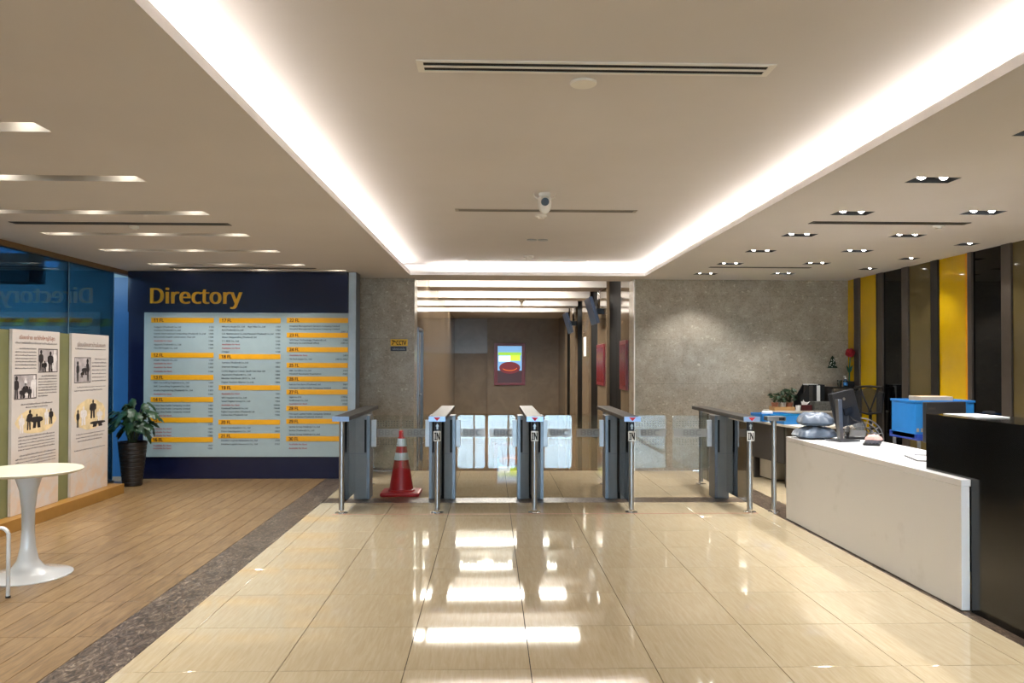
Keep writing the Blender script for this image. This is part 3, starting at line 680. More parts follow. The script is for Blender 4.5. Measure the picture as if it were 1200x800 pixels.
cols_ = [((177.5, 250.4), [
  (375, '11', [(382.7, 'Suggars (Thailand) Co.,Ltd', '1101'), (386.5, 'Godana (Thailand) Co.,Ltd', '1102'), (390.5, 'Events International Forwarding (Thailand) Co.,Ltd', '1103'), (394.5, 'McConnell Dowell Constructors Thai Ltd', '1104'), (399, AV, '1105'), (403.3, 'Apparel (Thailand) Co., Ltd', '1106'), (407.5, 'The HR People Co., Ltd', '1107')]),
  (416, '12', [(421.7, 'OSMA Telecom Co.,Ltd', '1201'), (425.5, AV, '1202'), (430, AV, '1203'), (434.8, AV, '1204')]),
  (442, '13', [(448, 'SMC Consulting Engineers Co., Ltd.', '1301'), (452.3, 'SMC Consulting Engineers Co., Ltd.', '1302'), (457, 'Artelia Engineering (Thailand) Co., Ltd.', '1303'), (461.5, AV, '1304')]),
  (468, '14', [(474.7, 'Status One Public Company Limited', '1401'), (478.5, 'Status One Public Company Limited', '1402'), (482.3, 'Status One Public Company Limited', '1403'), (486.7, AV, '1404')]),
  (492, '15', [(497, None, '1501'), (502, AV, '1502'), (506, AV, '1503'), (510, AV, '1504')]),
  (515, '16', [(521.5, AV, '1601'), (525, AV, '1602')])]),
 ((256.7, 328.7), [
  (375, '17', [(382, 'Miharra Asaya Co., Ltd     Rayi Hika Co., Ltd', '1701'), (386, 'Kel (Thailand) Co.,Ltd', '1702'), (390.4, 'C.D. Maintenance Co.,Ltd./Panason (Thailand) Co.,Ltd', '1703'), (394.5, 'Venus Shippending (Thailand) Ltd', '1704'), (399, 'T.T. RISE Co., Ltd', '1705'), (403, AV, '1706'), (407.4, AV, '1707'), (411.5, 'Congaz', '1708')]),
  (417.5, '18', [(424.3, 'Tamora (Thailand) Co.,Ltd', '1801'), (429.3, 'Intersect Images Co.,Ltd', '1802'), (434.3, 'CLASS Regional Center South East Asia Ltd', '1803'), (438.5, 'Aquazone (Thailand) Co., Ltd', '1804'), (442.8, 'Masstar Interfoods 2019 Co., Ltd.', '1805'), (447.3, 'Digital Tourism Alliance Co.,Ltd.', '1806')]),
  (454, '19', [(461, AV, '1901'), (465.6, 'VEO Tourism Asi Co., Ltd', '1902'), (469.7, 'Smart Digital Group Co., Ltd', '1903'), (474.2, AV, '1904A'), (478, 'Grasfoal(Thailand) Co.,Ltd', '1904B'), (482, 'Fujita Corporation (Thailand) Ltd', '1905'), (485.7, 'Canna Asia (Thailand) Ltd', '1906')]),
  (494.5, '20', [(500.8, 'Orion Investigations Co., Ltd', '2001'), (505, 'Orion Investigations Co., Ltd', '2002')]),
  (510.5, '21', [(515.7, 'Intuitive Logistic Resources Co., Ltd', '2101'), (520, 'Intuitive Logistic Resources Co., Ltd', '2102')])]),
 ((336, 408), [
  (374.5, '22', [(381, 'Hospital Management Services Company Limited', ''), (384.5, 'Hospital Management Services Company Limited', ''), (387.6, None, '2201-2')]),
  (392, '23', [(397.5, 'SPX Pixar Technology (Thailand) Ltd.', '2300'), (401, 'Mercury Co.,Ltd (Head office)', '2301-4')]),
  (409, '24', [(415.5, AV, '2401'), (420, 'TK Tech Asian Co., Ltd', '2401A-2402')]),
  (427.5, '25', [(433.5, 'BBC Co-Office Co.,Ltd', '2501'), (437.4, 'Friedrich Naumann Foundation', '2502')]),
  (443.6, '26', [(449.8, 'Kaizen Oat Bana (Thailand) Ltd.', '2601'), (454, 'Principal Capital Public Company Limited', '2602')]),
  (459, '27', [(464.7, 'Agencia EFE', '2701A'), (468.7, 'Graftsman Co.,Ltd', '2701B'), (472.7, AV, '2702')]),
  (478.3, '28', [(484.5, 'Principal Capital Public Company Limited', '2801'), (488, 'Stars & Denso (Thailand) Limited', '2802')]),
  (493.5, '29', [(499.7, 'Sentia Group Holdings Co.,Ltd', '2901'), (504, 'Sentia (Thailand) Co., Ltd', '2902'), (508.5, 'Sentia Group Holdings Co.,Ltd', '2903')]),
  (514, '30', [(520.3, AV, '3001'), (525, AV, '3002')])])]
for (a, b), floors in cols_:
    for (py, num, lines) in floors:
        st = box('floor_strip', (du(a), du(b), -.008, -.0045, dv(py)-.031, dv(py)+.031), m_orange, d_)
        bm = bmesh.new(); put_text(bm, num+' FL', (du(a)+.035, -.0092, dv(py)-.019), ux, uz, height=.038, width=.118, bold=.03); flat('floor_number', bm, m_ink2, st)
        for mode, mat, nm in ((0, m_ink, 'tenant_names'), (1, m_red, 'vacancy_lines'), (2, m_ink, 'suite_numbers')):
            bm = bmesh.new()
            for ly, nmx, su in lines:
                z = dv(ly)-.0125
                if mode == 2:
                    if su: put_text(bm, su, (du(b)-.004, -.0055, z), ux, uz, size=.034, bold=.022, align='R')
                elif nmx and (nmx == AV) == bool(mode):
                    vs = text_geo(nmx, .005); wd = (vs[3]-vs[2])*.034*1.0
                    mxw = du(b)-du(a)-.04-.085
                    put_text(bm, nmx, (du(a)+.035, -.0055, z), ux, uz, size=.034, width=min(wd, mxw), bold=.022)
            if bm.verts: flat(nm, bm, mat, st, kind='stuff')
            else: bm.free()

# ---------------------------------------------------------------- exhibition boards
ex = thing('exhibition_plinth', 'low honey-coloured wooden plinth under the exhibition boards', 'plinth', (-4.07, 0, 0))
for a, b in ((4.2, 5.5), (5.5, 6.805), (6.805, 8.68)): box('plinth_block', (-.30, 0, a, b-.002, 0, .108), m_skirt, ex, .004)
bb = thing('backing_board', 'olive green backing board standing behind the white exhibition posters', 'board', (-4.2, 0, .109)); box('sheet', (-.03, .0, 4.3, 8.54, 0, 1.63), m_olivepole, bb)
uy_ = (0, 1, 0)
def dress(t_, v, txt, w=.735, h=1.63):
    pass
LOR = ['เดินทางไปเยี่ยมเยียนชาวบ้านในชนบท', 'ในพื้นที่ห่างไกลทุกภูมิภาคของประเทศ', 'เพื่อรับทราบปัญหาความเดือดร้อน', 'และหาแนวทางการแก้ไขร่วมกัน', 'เพื่อความเป็นอยู่ที่ดีของชุมชน']
def poster(y0, label, kind):
    t_ = thing('exhibition_poster', label, 'poster', (-4.198, y0, .11), 0, 'white exhibition posters on the left')
    W, Hh = .735, 1.635
    box('sheet', (0, .028, 0, W, 0, Hh), m_poster, t_, .002)
    fx = .0285
    def lines(name, items, m=m_ink, hgt=.016):
        bm = bmesh.new()
        for i, (u0, u1, v) in enumerate(items):
            put_text(bm, LOR[(i*2+kind) % 5], (fx, u0, Hh-v), uy_, uz, width=u1-u0, height=hgt, bold=.012)
        flat(name, bm, m, t_, kind='stuff')
    def pic(u0, u1, v0, v1, figs, sepia=False):
        f = None
        if not sepia:
            f = box('photo_print', (.028, .0288, u0, u1, Hh-v1, Hh-v0), m_photo, t_)
            bm = bmesh.new()
            for (a, b, c, d) in ((u0, u1, v0, v0+.006), (u0, u1, v1-.006, v1), (u0, u0+.006, v0, v1), (u1-.006, u1, v0, v1)):
                quad(bm, (.0296, a, Hh-d), (.0296, b, Hh-d), (.0296, b, Hh-c), (.0296, a, Hh-c))
            flat('photo_border', bm, m_photod, f)
        else:
            bm = bmesh.new(); n = 28; rnd = random.Random(kind)
            poly(bm, [(.0287, (u0+u1)/2+(u1-u0)/2*math.cos(2*math.pi*i/n)*(1+.1*rnd.random()), Hh-(v0+v1)/2+(v1-v0)/2*math.sin(2*math.pi*i/n)*(1+.1*rnd.random())) for i in range(n)])
            f = flat('sketch_wash', bm, m_sepia, t_)
        for mm, sel in ((m_photod, 0), (m_photol, 1)):
            bm = bmesh.new(); k = 0
            for (cu, vt, hh, ww, tone, lean) in figs:
                if tone != sel: continue
                k += 1; x = .0292+.0001*k
                U = u0+(u1-u0)*cu; T = v0+(v1-v0)*vt; G = (v1-v0)*hh; Wd = (u1-u0)*ww
                rr = G*.105; B = min(v1-.008, T+G); Lx = lean*Wd
                poly(bm, [(x, U+Lx+rr*.85*math.cos(2*math.pi*i/10), Hh-(T+rr)+rr*math.sin(2*math.pi*i/10)) for i in range(10)])
                m_ = min(B, T+G*.6)
                poly(bm, [(x, U-.3*Wd, Hh-m_), (x, U+.3*Wd, Hh-m_), (x, U+.55*Wd, Hh-(T+G*.5)), (x, U+Lx+.5*Wd, Hh-(T+G*.28)), (x, U+Lx+.28*Wd, Hh-(T+G*.2)), (x, U+Lx-.28*Wd, Hh-(T+G*.2)), (x, U+Lx-.5*Wd, Hh-(T+G*.28)), (x, U-.5*Wd, Hh-(T+G*.52))])
                if B > m_+.005:
                    for q in (-1, 1): poly(bm, [(x, U+q*.30*Wd, Hh-m_), (x, U+q*.02*Wd, Hh-m_), (x, U+q*.08*Wd, Hh-B), (x, U+q*.34*Wd, Hh-B)][::q])
            if bm.verts: flat('printed_figures', bm, mm, f, kind='stuff')
            else: bm.free()
    bm = bmesh.new()
    if kind == 0:
        put_text(bm, 'เรียบง่าย แต่ยิ่งใหญ่ที่สุด', (fx, .10, Hh-.085), uy_, uz, width=.55, height=.055, bold=.015); flat('title_lettering', bm, M('title_brown', S(140, 90, 70), .5, vary=.2, vscale=3), t_)
        lines('subtitle_line', [(.04, .69, .125)], hgt=.02)
        lines('body_text', [(.10 if i == 0 else .04, .355, .175+.029*i) for i in range(7)])
        pic(.385, .70, .165, .385, [(.14, .05, .9, .22, 0, 0), (.32, .5, .5, .25, 0, 0), (.62, .1, .9, .3, 0, 0), (.85, .02, .95, .2, 1, 0), (.45, .55, .45, .2, 1, 0), (.72, .6, .42, .18, 1, 0)])
        pic(.03, .36, .40, .62, [(.1, .05, .95, .2, 0, 0), (.88, .04, .9, .3, 1, .05), (.5, .35, .6, .25, 0, 0), (.35, .55, .45, .25, 0, 0), (.68, .5, .5, .2, 0, 0), (.5, .15, .4, .12, 1, 0), (.55, .72, .25, .16, 1, 0)])
        lines('body_text', [(.44 if i == 0 else .39, .69 if i < 7 else .54, .425+.026*i) for i in range(8)])
        lines('caption_text', [(.13, .62, .675), (.2, .54, .702)])
        pic(.07, .67, .72, .935, [(.12, .15, .8, .14, 1, 0), (.3, 0, .85, .14, 0, .2), (.5, .2, .6, .3, 0, 0), (.76, .02, .7, .12, 1, 0), (.88, .02, .7, .12, 0, 0)], True)
        lines('body_text', [(.1, .66, .965+.028*i) for i in range(5)])
        lines('body_text', [(.12 if i == 0 else .06, .68 if i < 4 else .4, 1.13+.028*i) for i in range(5)])
    elif kind == 1:
        put_text(bm, 'เยี่ยมเยียนชาวบ้านในชนบท', (fx, .10, Hh-.13), uy_, uz, width=.56, height=.05, bold=.012); flat('title_lettering', bm, M('title_grey', S(120, 96, 84), .5, vary=.2, vscale=3), t_)
        lines('subtitle_line', [(.06, .67, .16)], hgt=.018)
        pic(.045, .36, .24, .50, [(.2, .15, .8, .17, 0, 0), (.62, .35, .35, .4, 0, .1), (.82, .05, .9, .18, 0, -.15), (.45, .5, .3, .2, 0, .4)])
        lines('body_text', [(.44 if i == 0 else .385, .68, .262+.038*i) for i in range(7)])
        lines('caption_text', [(.1, .67, .55), (.05, .6, .585)])
        pic(.06, .66, .68, .98, [(.1, .3, .6, .1, 0, 0), (.28, .2, .65, .2, 1, 0), (.58, 0, .65, .22, 0, .05), (.82, .35, .45, .2, 1, 0), (.75, .72, .24, .5, 0, 0)], True)
        lines('body_text', [(.09, .66, 1.03), (.09, .63, 1.065), (.12, .6, 1.1)])
        lines('body_text', [(.06, .67, 1.19)])
        bm = bmesh.new(); rnd = random.Random(3)
        for k in range(14):
            a, b = rnd.uniform(.1, .5), rnd.uniform(.2, .6); l = rnd.uniform(.05, .2); g = rnd.uniform(-.6, 1)
            c, d = math.cos(g)*l, math.sin(g)*l
            quad(bm, (fx, a, b), (fx, a+c, b+d), (fx, a+c, b+d+.004), (fx, a, b+.004))
        flat('faint_sketch', bm, M('pencil_grey', S(186, 176, 168), .5), t_, kind='stuff')
    else:
        put_text(bm, 'กิจกรรมชุมชน', (fx, .12, Hh-.09), uy_, uz, width=.5, height=.05); flat('title_lettering', bm, m_red, t_)
        lines('body_text', [(.05, .68, .2+.04*i) for i in range(8)])
        pic(.2, .55, .6, .85, [(.3, .1, .8, .2, 0, 0), (.7, .1, .8, .2, 1, 0)])
poster(6.815, 'white poster with two grey photos and a sketch, behind the round table', 0)
poster(7.77, 'white poster with one grey photo and a sketch, nearest the potted plant', 1)
poster(5.87, 'white poster cut off by the left picture edge, first of the row', 2)

# ---------------------------------------------------------------- lounge table and chair
t_ = thing('pedestal_table', 'round white pedestal table with trumpet base on the wood floor', 'table', (-3.16, 5.36, 0))
bm = bmesh.new(); lathe(bm, [(.275, 0), (.275, .006), (.25, .014), (.17, .028), (.10, .055), (.065, .11), (.047, .2), (.04, .32), (.042, .45), (.055, .58), (.085, .68), (.12, .698)], seg=40); obj('trumpet_base', bm, m_tulip, t_, smooth=True)
bm = bmesh.new(); lathe(bm, [(.30, .6985), (.325, .708), (.335, .717), (.335, .72), (.33, .724)], seg=56); obj('table_top', bm, m_top, t_, smooth=True)
t_ = thing('tube_chair', 'white tubular-framed chair cut off at the left picture edge', 'chair', (-3.35, 4.62, 0))
def legpath(x): return None
for y, nm in ((.235, 'leg_frame'), (-.2, 'leg_frame')):
    bm = bmesh.new(); pts = [(.37, y, .0), (.37, y, .38)] + [(.37-.05*(1-math.cos(a)), y, .38+.05*math.sin(a)) for a in [R(k*15) for k in range(1, 7)]] + [(.0, y, .43)] + [(-.02-.05*math.sin(a), y, .43-.05*(1-math.cos(a))) for a in [R(k*15) for k in range(1, 7)]] + [(-.07, y, 0)]
    tube(bm, pts, .012, 10); obj(nm, bm, m_tulip, t_, smooth=True)
for x, y in ((.37, .235), (.37, -.2), (-.07, .235), (-.07, -.2)):
    bm = bmesh.new(); cyl(bm, (x, y, 0), (x, y, .012), .015, seg=12); obj('foot', bm, m_black, t_)
box('seat', (-.08, .30, -.21, .245, .444, .462), m_tulip, t_, .006)
box('backrest', (-.10, -.075, -.2, .235, .5, .82), m_tulip, t_, .008)
for y in (-.19, .225):
    bm = bmesh.new(); cyl(bm, (-.0875, y, .455), (-.0875, y, .56), .012, seg=10); obj('back_post', bm, m_tulip, t_)

# ---------------------------------------------------------------- potted plant
t_ = thing('potted_plant', 'split-leaf plant in a ribbed dark brown pot by the directory', 'plant', (-4.23, 9.22, 0))
bm = bmesh.new(); prof = [(.10, 0)]
for k in range(11): z = .01+.046*k; r0 = .105+.055*(z/.52); prof += [(r0, z), (r0+.004, z+.004), (r0+.006, z+.036), (r0+.001, z+.042)]
prof += [(.166, .52), (.15, .52), (.148, .47)]
lathe(bm, prof, seg=30); obj('pot', bm, m_pot, t_, smooth=True)
bm = bmesh.new(); lathe(bm, [(.149, .46), (.149, .47), (.02, .478)], seg=20); obj('soil', bm, m_soil, t_)
def leaf_mesh():
    bm = bmesh.new(); n = 7; L = .19; mid, le, ri = [], [], []
    for i in range(n+1):
        s = i/n; wv = .085*math.sin(math.pi*min(1, s*.86+.1))**.7*(1 if i % 2 else .62) if 0 < i < n else .004
        z = -.10*s*s; mid.append(bm.verts.new((L*s, 0, z+.012))); le.append(bm.verts.new((L*s-.02+.03*(i % 2), wv, z-.012))); ri.append(bm.verts.new((L*s-.02+.03*(i % 2), -wv, z-.012)))
    for i in range(n):
        bm.faces.new((mid[i], mid[i+1], le[i+1], le[i])); bm.faces.new((mid[i], ri[i], ri[i+1], mid[i+1]))
    me = bpy.data.meshes.new('leaf'); bm.to_mesh(me); bm.free()
    for p in me.polygons: p.use_smooth = True
    return me
lm = leaf_mesh(); lm.materials.append(m_leaf); lm2 = lm.copy(); lm2.materials.clear(); lm2.materials.append(m_leaf2)
rnd = random.Random(11); sb = bmesh.new()
for k in range(40):
    a = k*2.4+rnd.uniform(-.3, .3); r = .06+.17*rnd.random()**.7; h = .66+.30*rnd.random()*(1-r*1.2)+(.10 if k < 6 else 0)
    if math.sin(a) > 0 and k % 3 == 0: a += math.pi
    tip = Vector((r*math.cos(a), r*.8*math.sin(a), h))
    tube(sb, [(.03*math.cos(a), .03*math.sin(a), .47), (tip.x*.45, tip.y*.45, .47+(h-.47)*.7), tip], .005, 5)
    o = bpy.data.objects.new('leaf', lm2 if k in (3, 11) else lm); C.objects.link(o); o.parent = t_; o.location = tip; o.rotation_euler = (rnd.uniform(-.5, .5), rnd.uniform(-.1, .75), a+rnd.uniform(-.6, .6)); s = rnd.uniform(.55, 1.0); o.scale = (s, s, s)
obj('stems', sb, m_stem, t_, smooth=True)

# ---------------------------------------------------------------- turnstiles
TY0, TYR, TYC = 7.50, 9.25, 8.24
def dots(bm, x0, x1, zc, y, nx, nz, pitch=.024, r=.0062):
    for i in range(nx):
        for j in range(nz):
            cx, cz = x0+(x1-x0)*(i+.5)/nx, zc+(j-(nz-1)/2)*pitch
            poly(bm, [(cx+r*math.cos(2*math.pi*k/6), y, cz+r*math.sin(2*math.pi*k/6)) for k in range(6)])
def flap(t_, hx, fx0, fx1):
    """glass flap from the hinge side hx to the free edge; local coordinates"""
    a, b = min(fx0, fx1), max(fx0, fx1); y = TYC+.12; z0, z1 = .315, .89; r = .025
    bm = bmesh.new(); pts = []
    free_r = abs(fx1-b) < 1e-6
    for cx, cz, a0 in ((b-r, z1-r, 0), (a+r, z1-r, 90), (a+r, z0+r, 180), (b-r, z0+r, 270)):
        for k in range(5): an = R(a0+22.5*k); pts.append((cx+r*math.cos(an), cz+r*math.sin(an)))
    f = [bm.verts.new((px, y-.005, pz)) for px, pz in pts]; g = [bm.verts.new((px, y+.005, pz)) for px, pz in pts]
    bm.faces.new(f); bm.faces.new(g[::-1])
    for i in range(len(f)): bm.faces.new((f[i], g[i], g[(i+1) % len(f)], f[(i+1) % len(f)]))
    o = obj('glass_flap', bm, m_flap, t_)
    w_ = b-a; yy = y-.0058
    bm = bmesh.new(); quad(bm, (a+.012, yy, .655), (b-.004, yy, .655), (b-.004, yy, .745), (a+.012, yy, .745)); flat('frosted_band', bm, m_frost, o)
    bm = bmesh.new(); nx = max(6, int(w_/.034)); dots(bm, a+.035, b-.01, .80, yy, nx, 3); dots(bm, a+.035, b-.01, .60, yy, nx, 3); flat('etched_dots', bm, m_dot, o)
    bm = bmesh.new(); put_text(bm, 'BBC', ((a+b)/2+.012, yy-.0006, .672), ux, uz, width=min(.19, w_*.66), height=.06, align='C', bold=.03, base=False); flat('etched_letters', bm, m_etch, o)
    s = 1 if fx1 > fx0 else -1
    hxx = fx0
    bm = bmesh.new(); bx(bm, min(hx, hxx+s*.03), max(hx, hxx+s*.03), y-.022, y+.022, .55, .84); obj('hinge_clamp', bm, M('hinge_cover', S(196, 200, 206), .35, .2) if False else m_hinge, t_, .004)
m_hinge = M('hinge_cover', S(196, 200, 206), .35, .2)
def turnstile(cx, lbl, cabs, flaps, labelled=True, grille=None, tilt=0.0):
    t_ = thing('turnstile', lbl, 'turnstile', (0, 0, 0), 0, 'glass flap turnstiles across the lobby')
    for y, nm in ((TY0, 'front_post'), (TYR, 'rear_post')):
        bm = bmesh.new(); cyl(bm, (cx, y, .0), (cx, y, .895), .026, seg=20); p = obj(nm, bm, m_steel, t_, smooth=True)
        bm = bmesh.new(); lathe(bm, [(.062, 0), (.062, .008), (.03, .014), (.03, .03), (.027, .032)], (cx, y, 0), 24); obj('base_flange', bm, m_chrome, p, smooth=True)
    bm = bmesh.new(); bx(bm, cx-.08, cx+.08, TY0-.06, TYR+.12, .898, .938); obj('top_rail', bm, m_railst, t_, .006)
    ep = box('end_plate', (cx-.0805, cx+.0805, TY0-.066, TY0-.0605, .892, .94), m_plate, t_)
    if labelled:
        yy = TY0-.067
        bm = bmesh.new(); poly(bm, [(cx, yy, .897), (cx+.034, yy, .932), (cx-.034, yy, .932)]); flat('red_arrow', bm, m_arrow, ep, label='red down-pointing arrow')
        bm = bmesh.new(); lathe(bm, [(.029, .80), (.029, .885)], (cx, TY0, 0), 20); o = obj('arrow_sticker', bm, m_ink, t_, smooth=True, label='black arrow sticker')
        bm = bmesh.new(); a = yy+.038-.001
        for pts in ([(-.008, .815), (.008, .815), (.008, .845), (-.008, .845)], [(-.018, .843), (.018, .843), (0, .87)]): poly(bm, [(cx+u, TY0-.0302, v) for u, v in pts])
        flat('arrow_mark', bm, m_alu, o)
        bm = bmesh.new(); bx(bm, cx-.036, cx+.036, TY0-.0335, TY0-.0305, .70, .795); o = obj('in_sign', bm, m_paper, t_, label='white sign reading IN')
        bm = bmesh.new(); put_text(bm, 'IN', (cx, TY0-.0342, .713), ux, uz, width=.05, height=.068, align='C', bold=.035, base=False); flat('lettering', bm, m_matblack, o)
    for (a, b) in cabs:
        bm = bmesh.new(); bx(bm, a, b, TYC, TYC+.22, 0, .895); cb_ = obj('cabinet', bm, m_steel2, t_, .006)
        e = .03; sx = a if abs(a-cx) > abs(b-cx) else b-e
        box('edge_trim', (sx, sx+e, TYC-.004, TYC+.001, .002, .893), m_darksteel, cb_)
        mx = (a+.045) if sx == a else (b-.045)
        box('sensor_slot', (mx-.012, mx+.010, TYC-.003, TYC+.001, .50, .85), m_matblack, cb_)
        box('seam_line', (a+.002, b-.002, TYC-.0015, TYC+.001, .485, .49), m_darksteel, cb_)
    if len(cabs) == 2:
        box('cable_gap', (cabs[0][1]-.001, cabs[1][0]+.001, TYC+.05, TYC+.18, 0, .89), m_matblack, t_)
    if grille:
        a, b = grille
        for k in range(12): box('grille_slot', (a, b, TYC-.003, TYC+.001, .55+.026*k, .555+.026*k), m_darksteel, t_)
    ix = cx
    for y0, y1 in ((TY0+.04, TYC-.01), (TYC+.24, TYR-.04)): box('infill_glass', (ix-.005, ix+.005, y0, y1, .08, .87), m_infill, t_)
    for f in flaps: flap(t_, *f)
    return t_
m_railst = M('rail_steel', S(66, 62, 58), .5, .5)
m_plate = M('end_plate_steel', S(150, 172, 206), .35, .5); m_arrow = M('arrow_red', S(214, 34, 30), .5)
turnstile(-1.44, 'unmarked turnstile nearest the directory, leftmost of the row', [(-1.455, -1.285)], [(-1.285, -1.265, -.985)], False)
turnstile(-.515, 'turnstile with IN sign just right of the traffic cone', [(-.655, -.53), (-.495, -.375)], [(-.655, -.675, -.955), (-.375, -.355, -.06)])
turnstile(.43, 'middle turnstile with IN sign, in front of the lobby screen', [(.29, .415), (.45, .57)], [(.29, .27, -.025), (.57, .59, .885)])
turnstile(1.38, 'turnstile with IN sign at the right corner of the lobby opening', [(1.235, 1.365), (1.395, 1.525)], [(1.235, 1.215, .925), (1.525, 1.545, 1.92)], True, (1.40, 1.522))
turnstile(2.55, 'turnstile with IN sign nearest the reception desk', [(2.42, 2.575)], [(2.42, 2.40, 1.99)])
t_ = thing('reader_post', 'slim steel card reader post beside the white counter', 'post', (2.79, 7.5, 0))
bm = bmesh.new(); cyl(bm, (0, 0, 0), (0, 0, .897), .024, seg=20); obj('post', bm, m_steel, t_, smooth=True)
bm = bmesh.new(); lathe(bm, [(.058, 0), (.058, .008), (.028, .014), (.028, .03)], seg=24); obj('base_flange', bm, m_chrome, t_, smooth=True)
box('head', (-.08, .10, -.06, .06, .898, .94), m_steel, t_, .004); box('reader_window', (.03, .085, -.063, -.0602, .903, .932), m_black, t_)

# ---------------------------------------------------------------- traffic cone
t_ = thing('traffic_cone', 'red traffic cone with two white bands behind the glass flaps', 'cone', (-.985, 8.56, 0))
bm = bmesh.new(); bx(bm, -.215, .215, -.18, .18, 0, .045); obj('base', bm, m_cone, t_, .02)
def cr(z): return .135-(z-.045)*.165
bm = bmesh.new(); lathe(bm, [(.15, .045), (.145, .06), (cr(.06), .065), (cr(.4), .4), (cr(.64), .64), (.032, .70), (.026, .705)], seg=32); obj('body', bm, m_cone, t_, smooth=True)
for a, b in ((.385, .465), (.535, .62)):
    bm = bmesh.new(); lathe(bm, [(cr(a)+.001, a), (cr(a)+.004, a+.003), (cr(b)+.004, b-.003), (cr(b)+.001, b)], seg=32); obj('reflective_band', bm, m_reflband, t_, smooth=True)

# ---------------------------------------------------------------- reception counters
t_ = thing('white_counter', 'long low white reception counter facing the lobby', 'counter', (2.78, 0, 0))
box('front_panel', (0, .05, 4.47, 7.16, .008, .735), m_counter, t_, .003); box('counter_top', (0, .68, 4.47, 7.16, .736, .775), m_counter, t_, .004)
box('end_panel', (.052, .66, 7.10, 7.155, .0, .735), m_counter, t_)
box('support_panel', (.6, .64, 4.95, 7.09, 0, .735), m_deskp, t_)
t_ = thing('black_counter', 'tall glossy black granite transaction counter at the right', 'counter', (2.835, 0, 0))
bm = bmesh.new(); L = [(1.2, 0), (4.465, 0), (4.465, .777), (4.93, .777), (4.93, 1.135), (1.2, 1.135)]
f = bm.faces.new([bm.verts.new((0, a, b)) for a, b in L]); r = bmesh.ops.extrude_face_region(bm, geom=[f]); bmesh.ops.translate(bm, verts=[v for v in r['geom'] if isinstance(v, bmesh.types.BMVert)], vec=(.03, 0, 0)); obj('front_slab', bm, m_granite, t_)
box('top_slab', (.0305, .4, 1.2, 4.93, 1.106, 1.135), m_granite, t_); box('end_slab', (.0305, .37, 4.9, 4.93, .777, 1.1055), m_granite, t_)
box('rear_slab', (.37, .4, 1.2, 4.465, 0, 1.1055), m_granite, t_); box('rear_slab', (.371, .4, 4.466, 4.93, .777, 1.1055), m_granite, t_)
t_ = tag(box('paper_sheet', (2.92, 3.13, 4.55, 4.88, 1.136, 1.141), m_paper), 'white sheets of paper lying on the black counter top', 'paper')
# things on the white counter
t_ = thing('clipboard', 'papers on a grey clipboard on the white counter by the black block', 'clipboard', (3.14, 5.45, .7755), R(-14))
box('board', (-.11, .11, -.16, .16, 0, .006), m_deskp, t_); box('paper', (-.1, .1, -.15, .13, .0062, .01), m_paper, t_); box('clip', (-.04, .04, .125, .155, .0062, .016), m_steel, t_); box('sticky_note', (-.02, .06, -.12, -.04, .0102, .012), m_yelsign, t_)
def pillow(lbl, x, y, z, lx, ly, h, rz, seed):
    from mathutils import noise as nz
    bm = bmesh.new(); n = 22
    for sgn in (1, -1):
        g = [[None]*(n+1) for _ in range(n+1)]
        for i in range(n+1):
            for j in range(n+1):
                u, v = i/n*2-1, j/n*2-1
                e = max(0, (1-u**4))*max(0, (1-v**4)); hh = h*e**.6
                if 0 < i < n and 0 < j < n: hh *= .86+.26*nz.noise(Vector((u*2.4+seed*7, v*2.4, sgn)))-.30*abs(nz.noise(Vector((u*5+v*2, v*7+seed*5, sgn))))+.1
                zz = max(0, h*.26+(hh*.72 if sgn > 0 else -hh*.28))
                wob = 1+.05*nz.noise(Vector((u*3, v*3, seed*3.1)))
                g[i][j] = bm.verts.new((u*lx/2*wob*(1-.10*abs(v)**3), v*ly/2*wob*(1-.10*abs(u)**3), zz))
        for i in range(n):
            for j in range(n): bm.faces.new((g[i][j], g[i+1][j], g[i+1][j+1], g[i][j+1]))
    bmesh.ops.remove_doubles(bm, verts=bm.verts[:], dist=1e-4)
    o = obj('mailing_bag', bm, m_bag, None, smooth=True); o.location = (x, y, z); o.rotation_euler = (0, 0, rz)
    return tag(o, lbl, 'parcel', 'grey mailing bags on the counter')
pillow('grey plastic mailing bag lying directly on the white counter', 2.97, 6.97, .776, .36, .28, .115, R(6), 1)
pillow('grey plastic mailing bag on top of the other bag', 2.985, 6.985, .889, .31, .27, .13, R(-8), 2)
t_ = thing('desktop_monitor', 'black monitor seen from behind on a silver stand on the white counter', 'monitor', (3.11, 6.72, .7755), R(20))
box('base', (-.10, .12, -.09, .09, 0, .012), m_darksteel, t_, .003)
bm = bmesh.new(); v0 = [(-.06, -.035), (-.015, -.035), (-.015, 0), (-.06, 0)]; A = [bm.verts.new((a, b, .012)) for a, b in v0]; B = [bm.verts.new((a-.02, b+.0, .37)) for a, b in v0]
for i in range(4): bm.faces.new((A[i], A[(i+1) % 4], B[(i+1) % 4], B[i]))
bm.faces.new(A); bm.faces.new(B); obj('stand_column', bm, m_steel, t_, .003)
sc = obj('shell', (lambda b: (bx(b, -.26, .0, -.02, .02, .0, .31), b)[1])(bmesh.new()), M('monitor_back', S(34, 34, 36), .45), t_, .008); sc.location = (.275, .06, .155); sc.rotation_euler = (R(-8), R(-10), 0)
o = box('bezel', (-.262, .002, .0205, .028, -.002, .312), m_darksteel, sc)
bm = bmesh.new(); cyl(bm, (-.14, -.0205, .24), (-.14, -.022, .24), .014, seg=20); obj('round_badge', bm, m_steel, sc)
bm = bmesh.new(); bx(bm, -.18, -.08, -.03, -.02, .10, .16); obj('mount_plate', bm, m_black, sc)
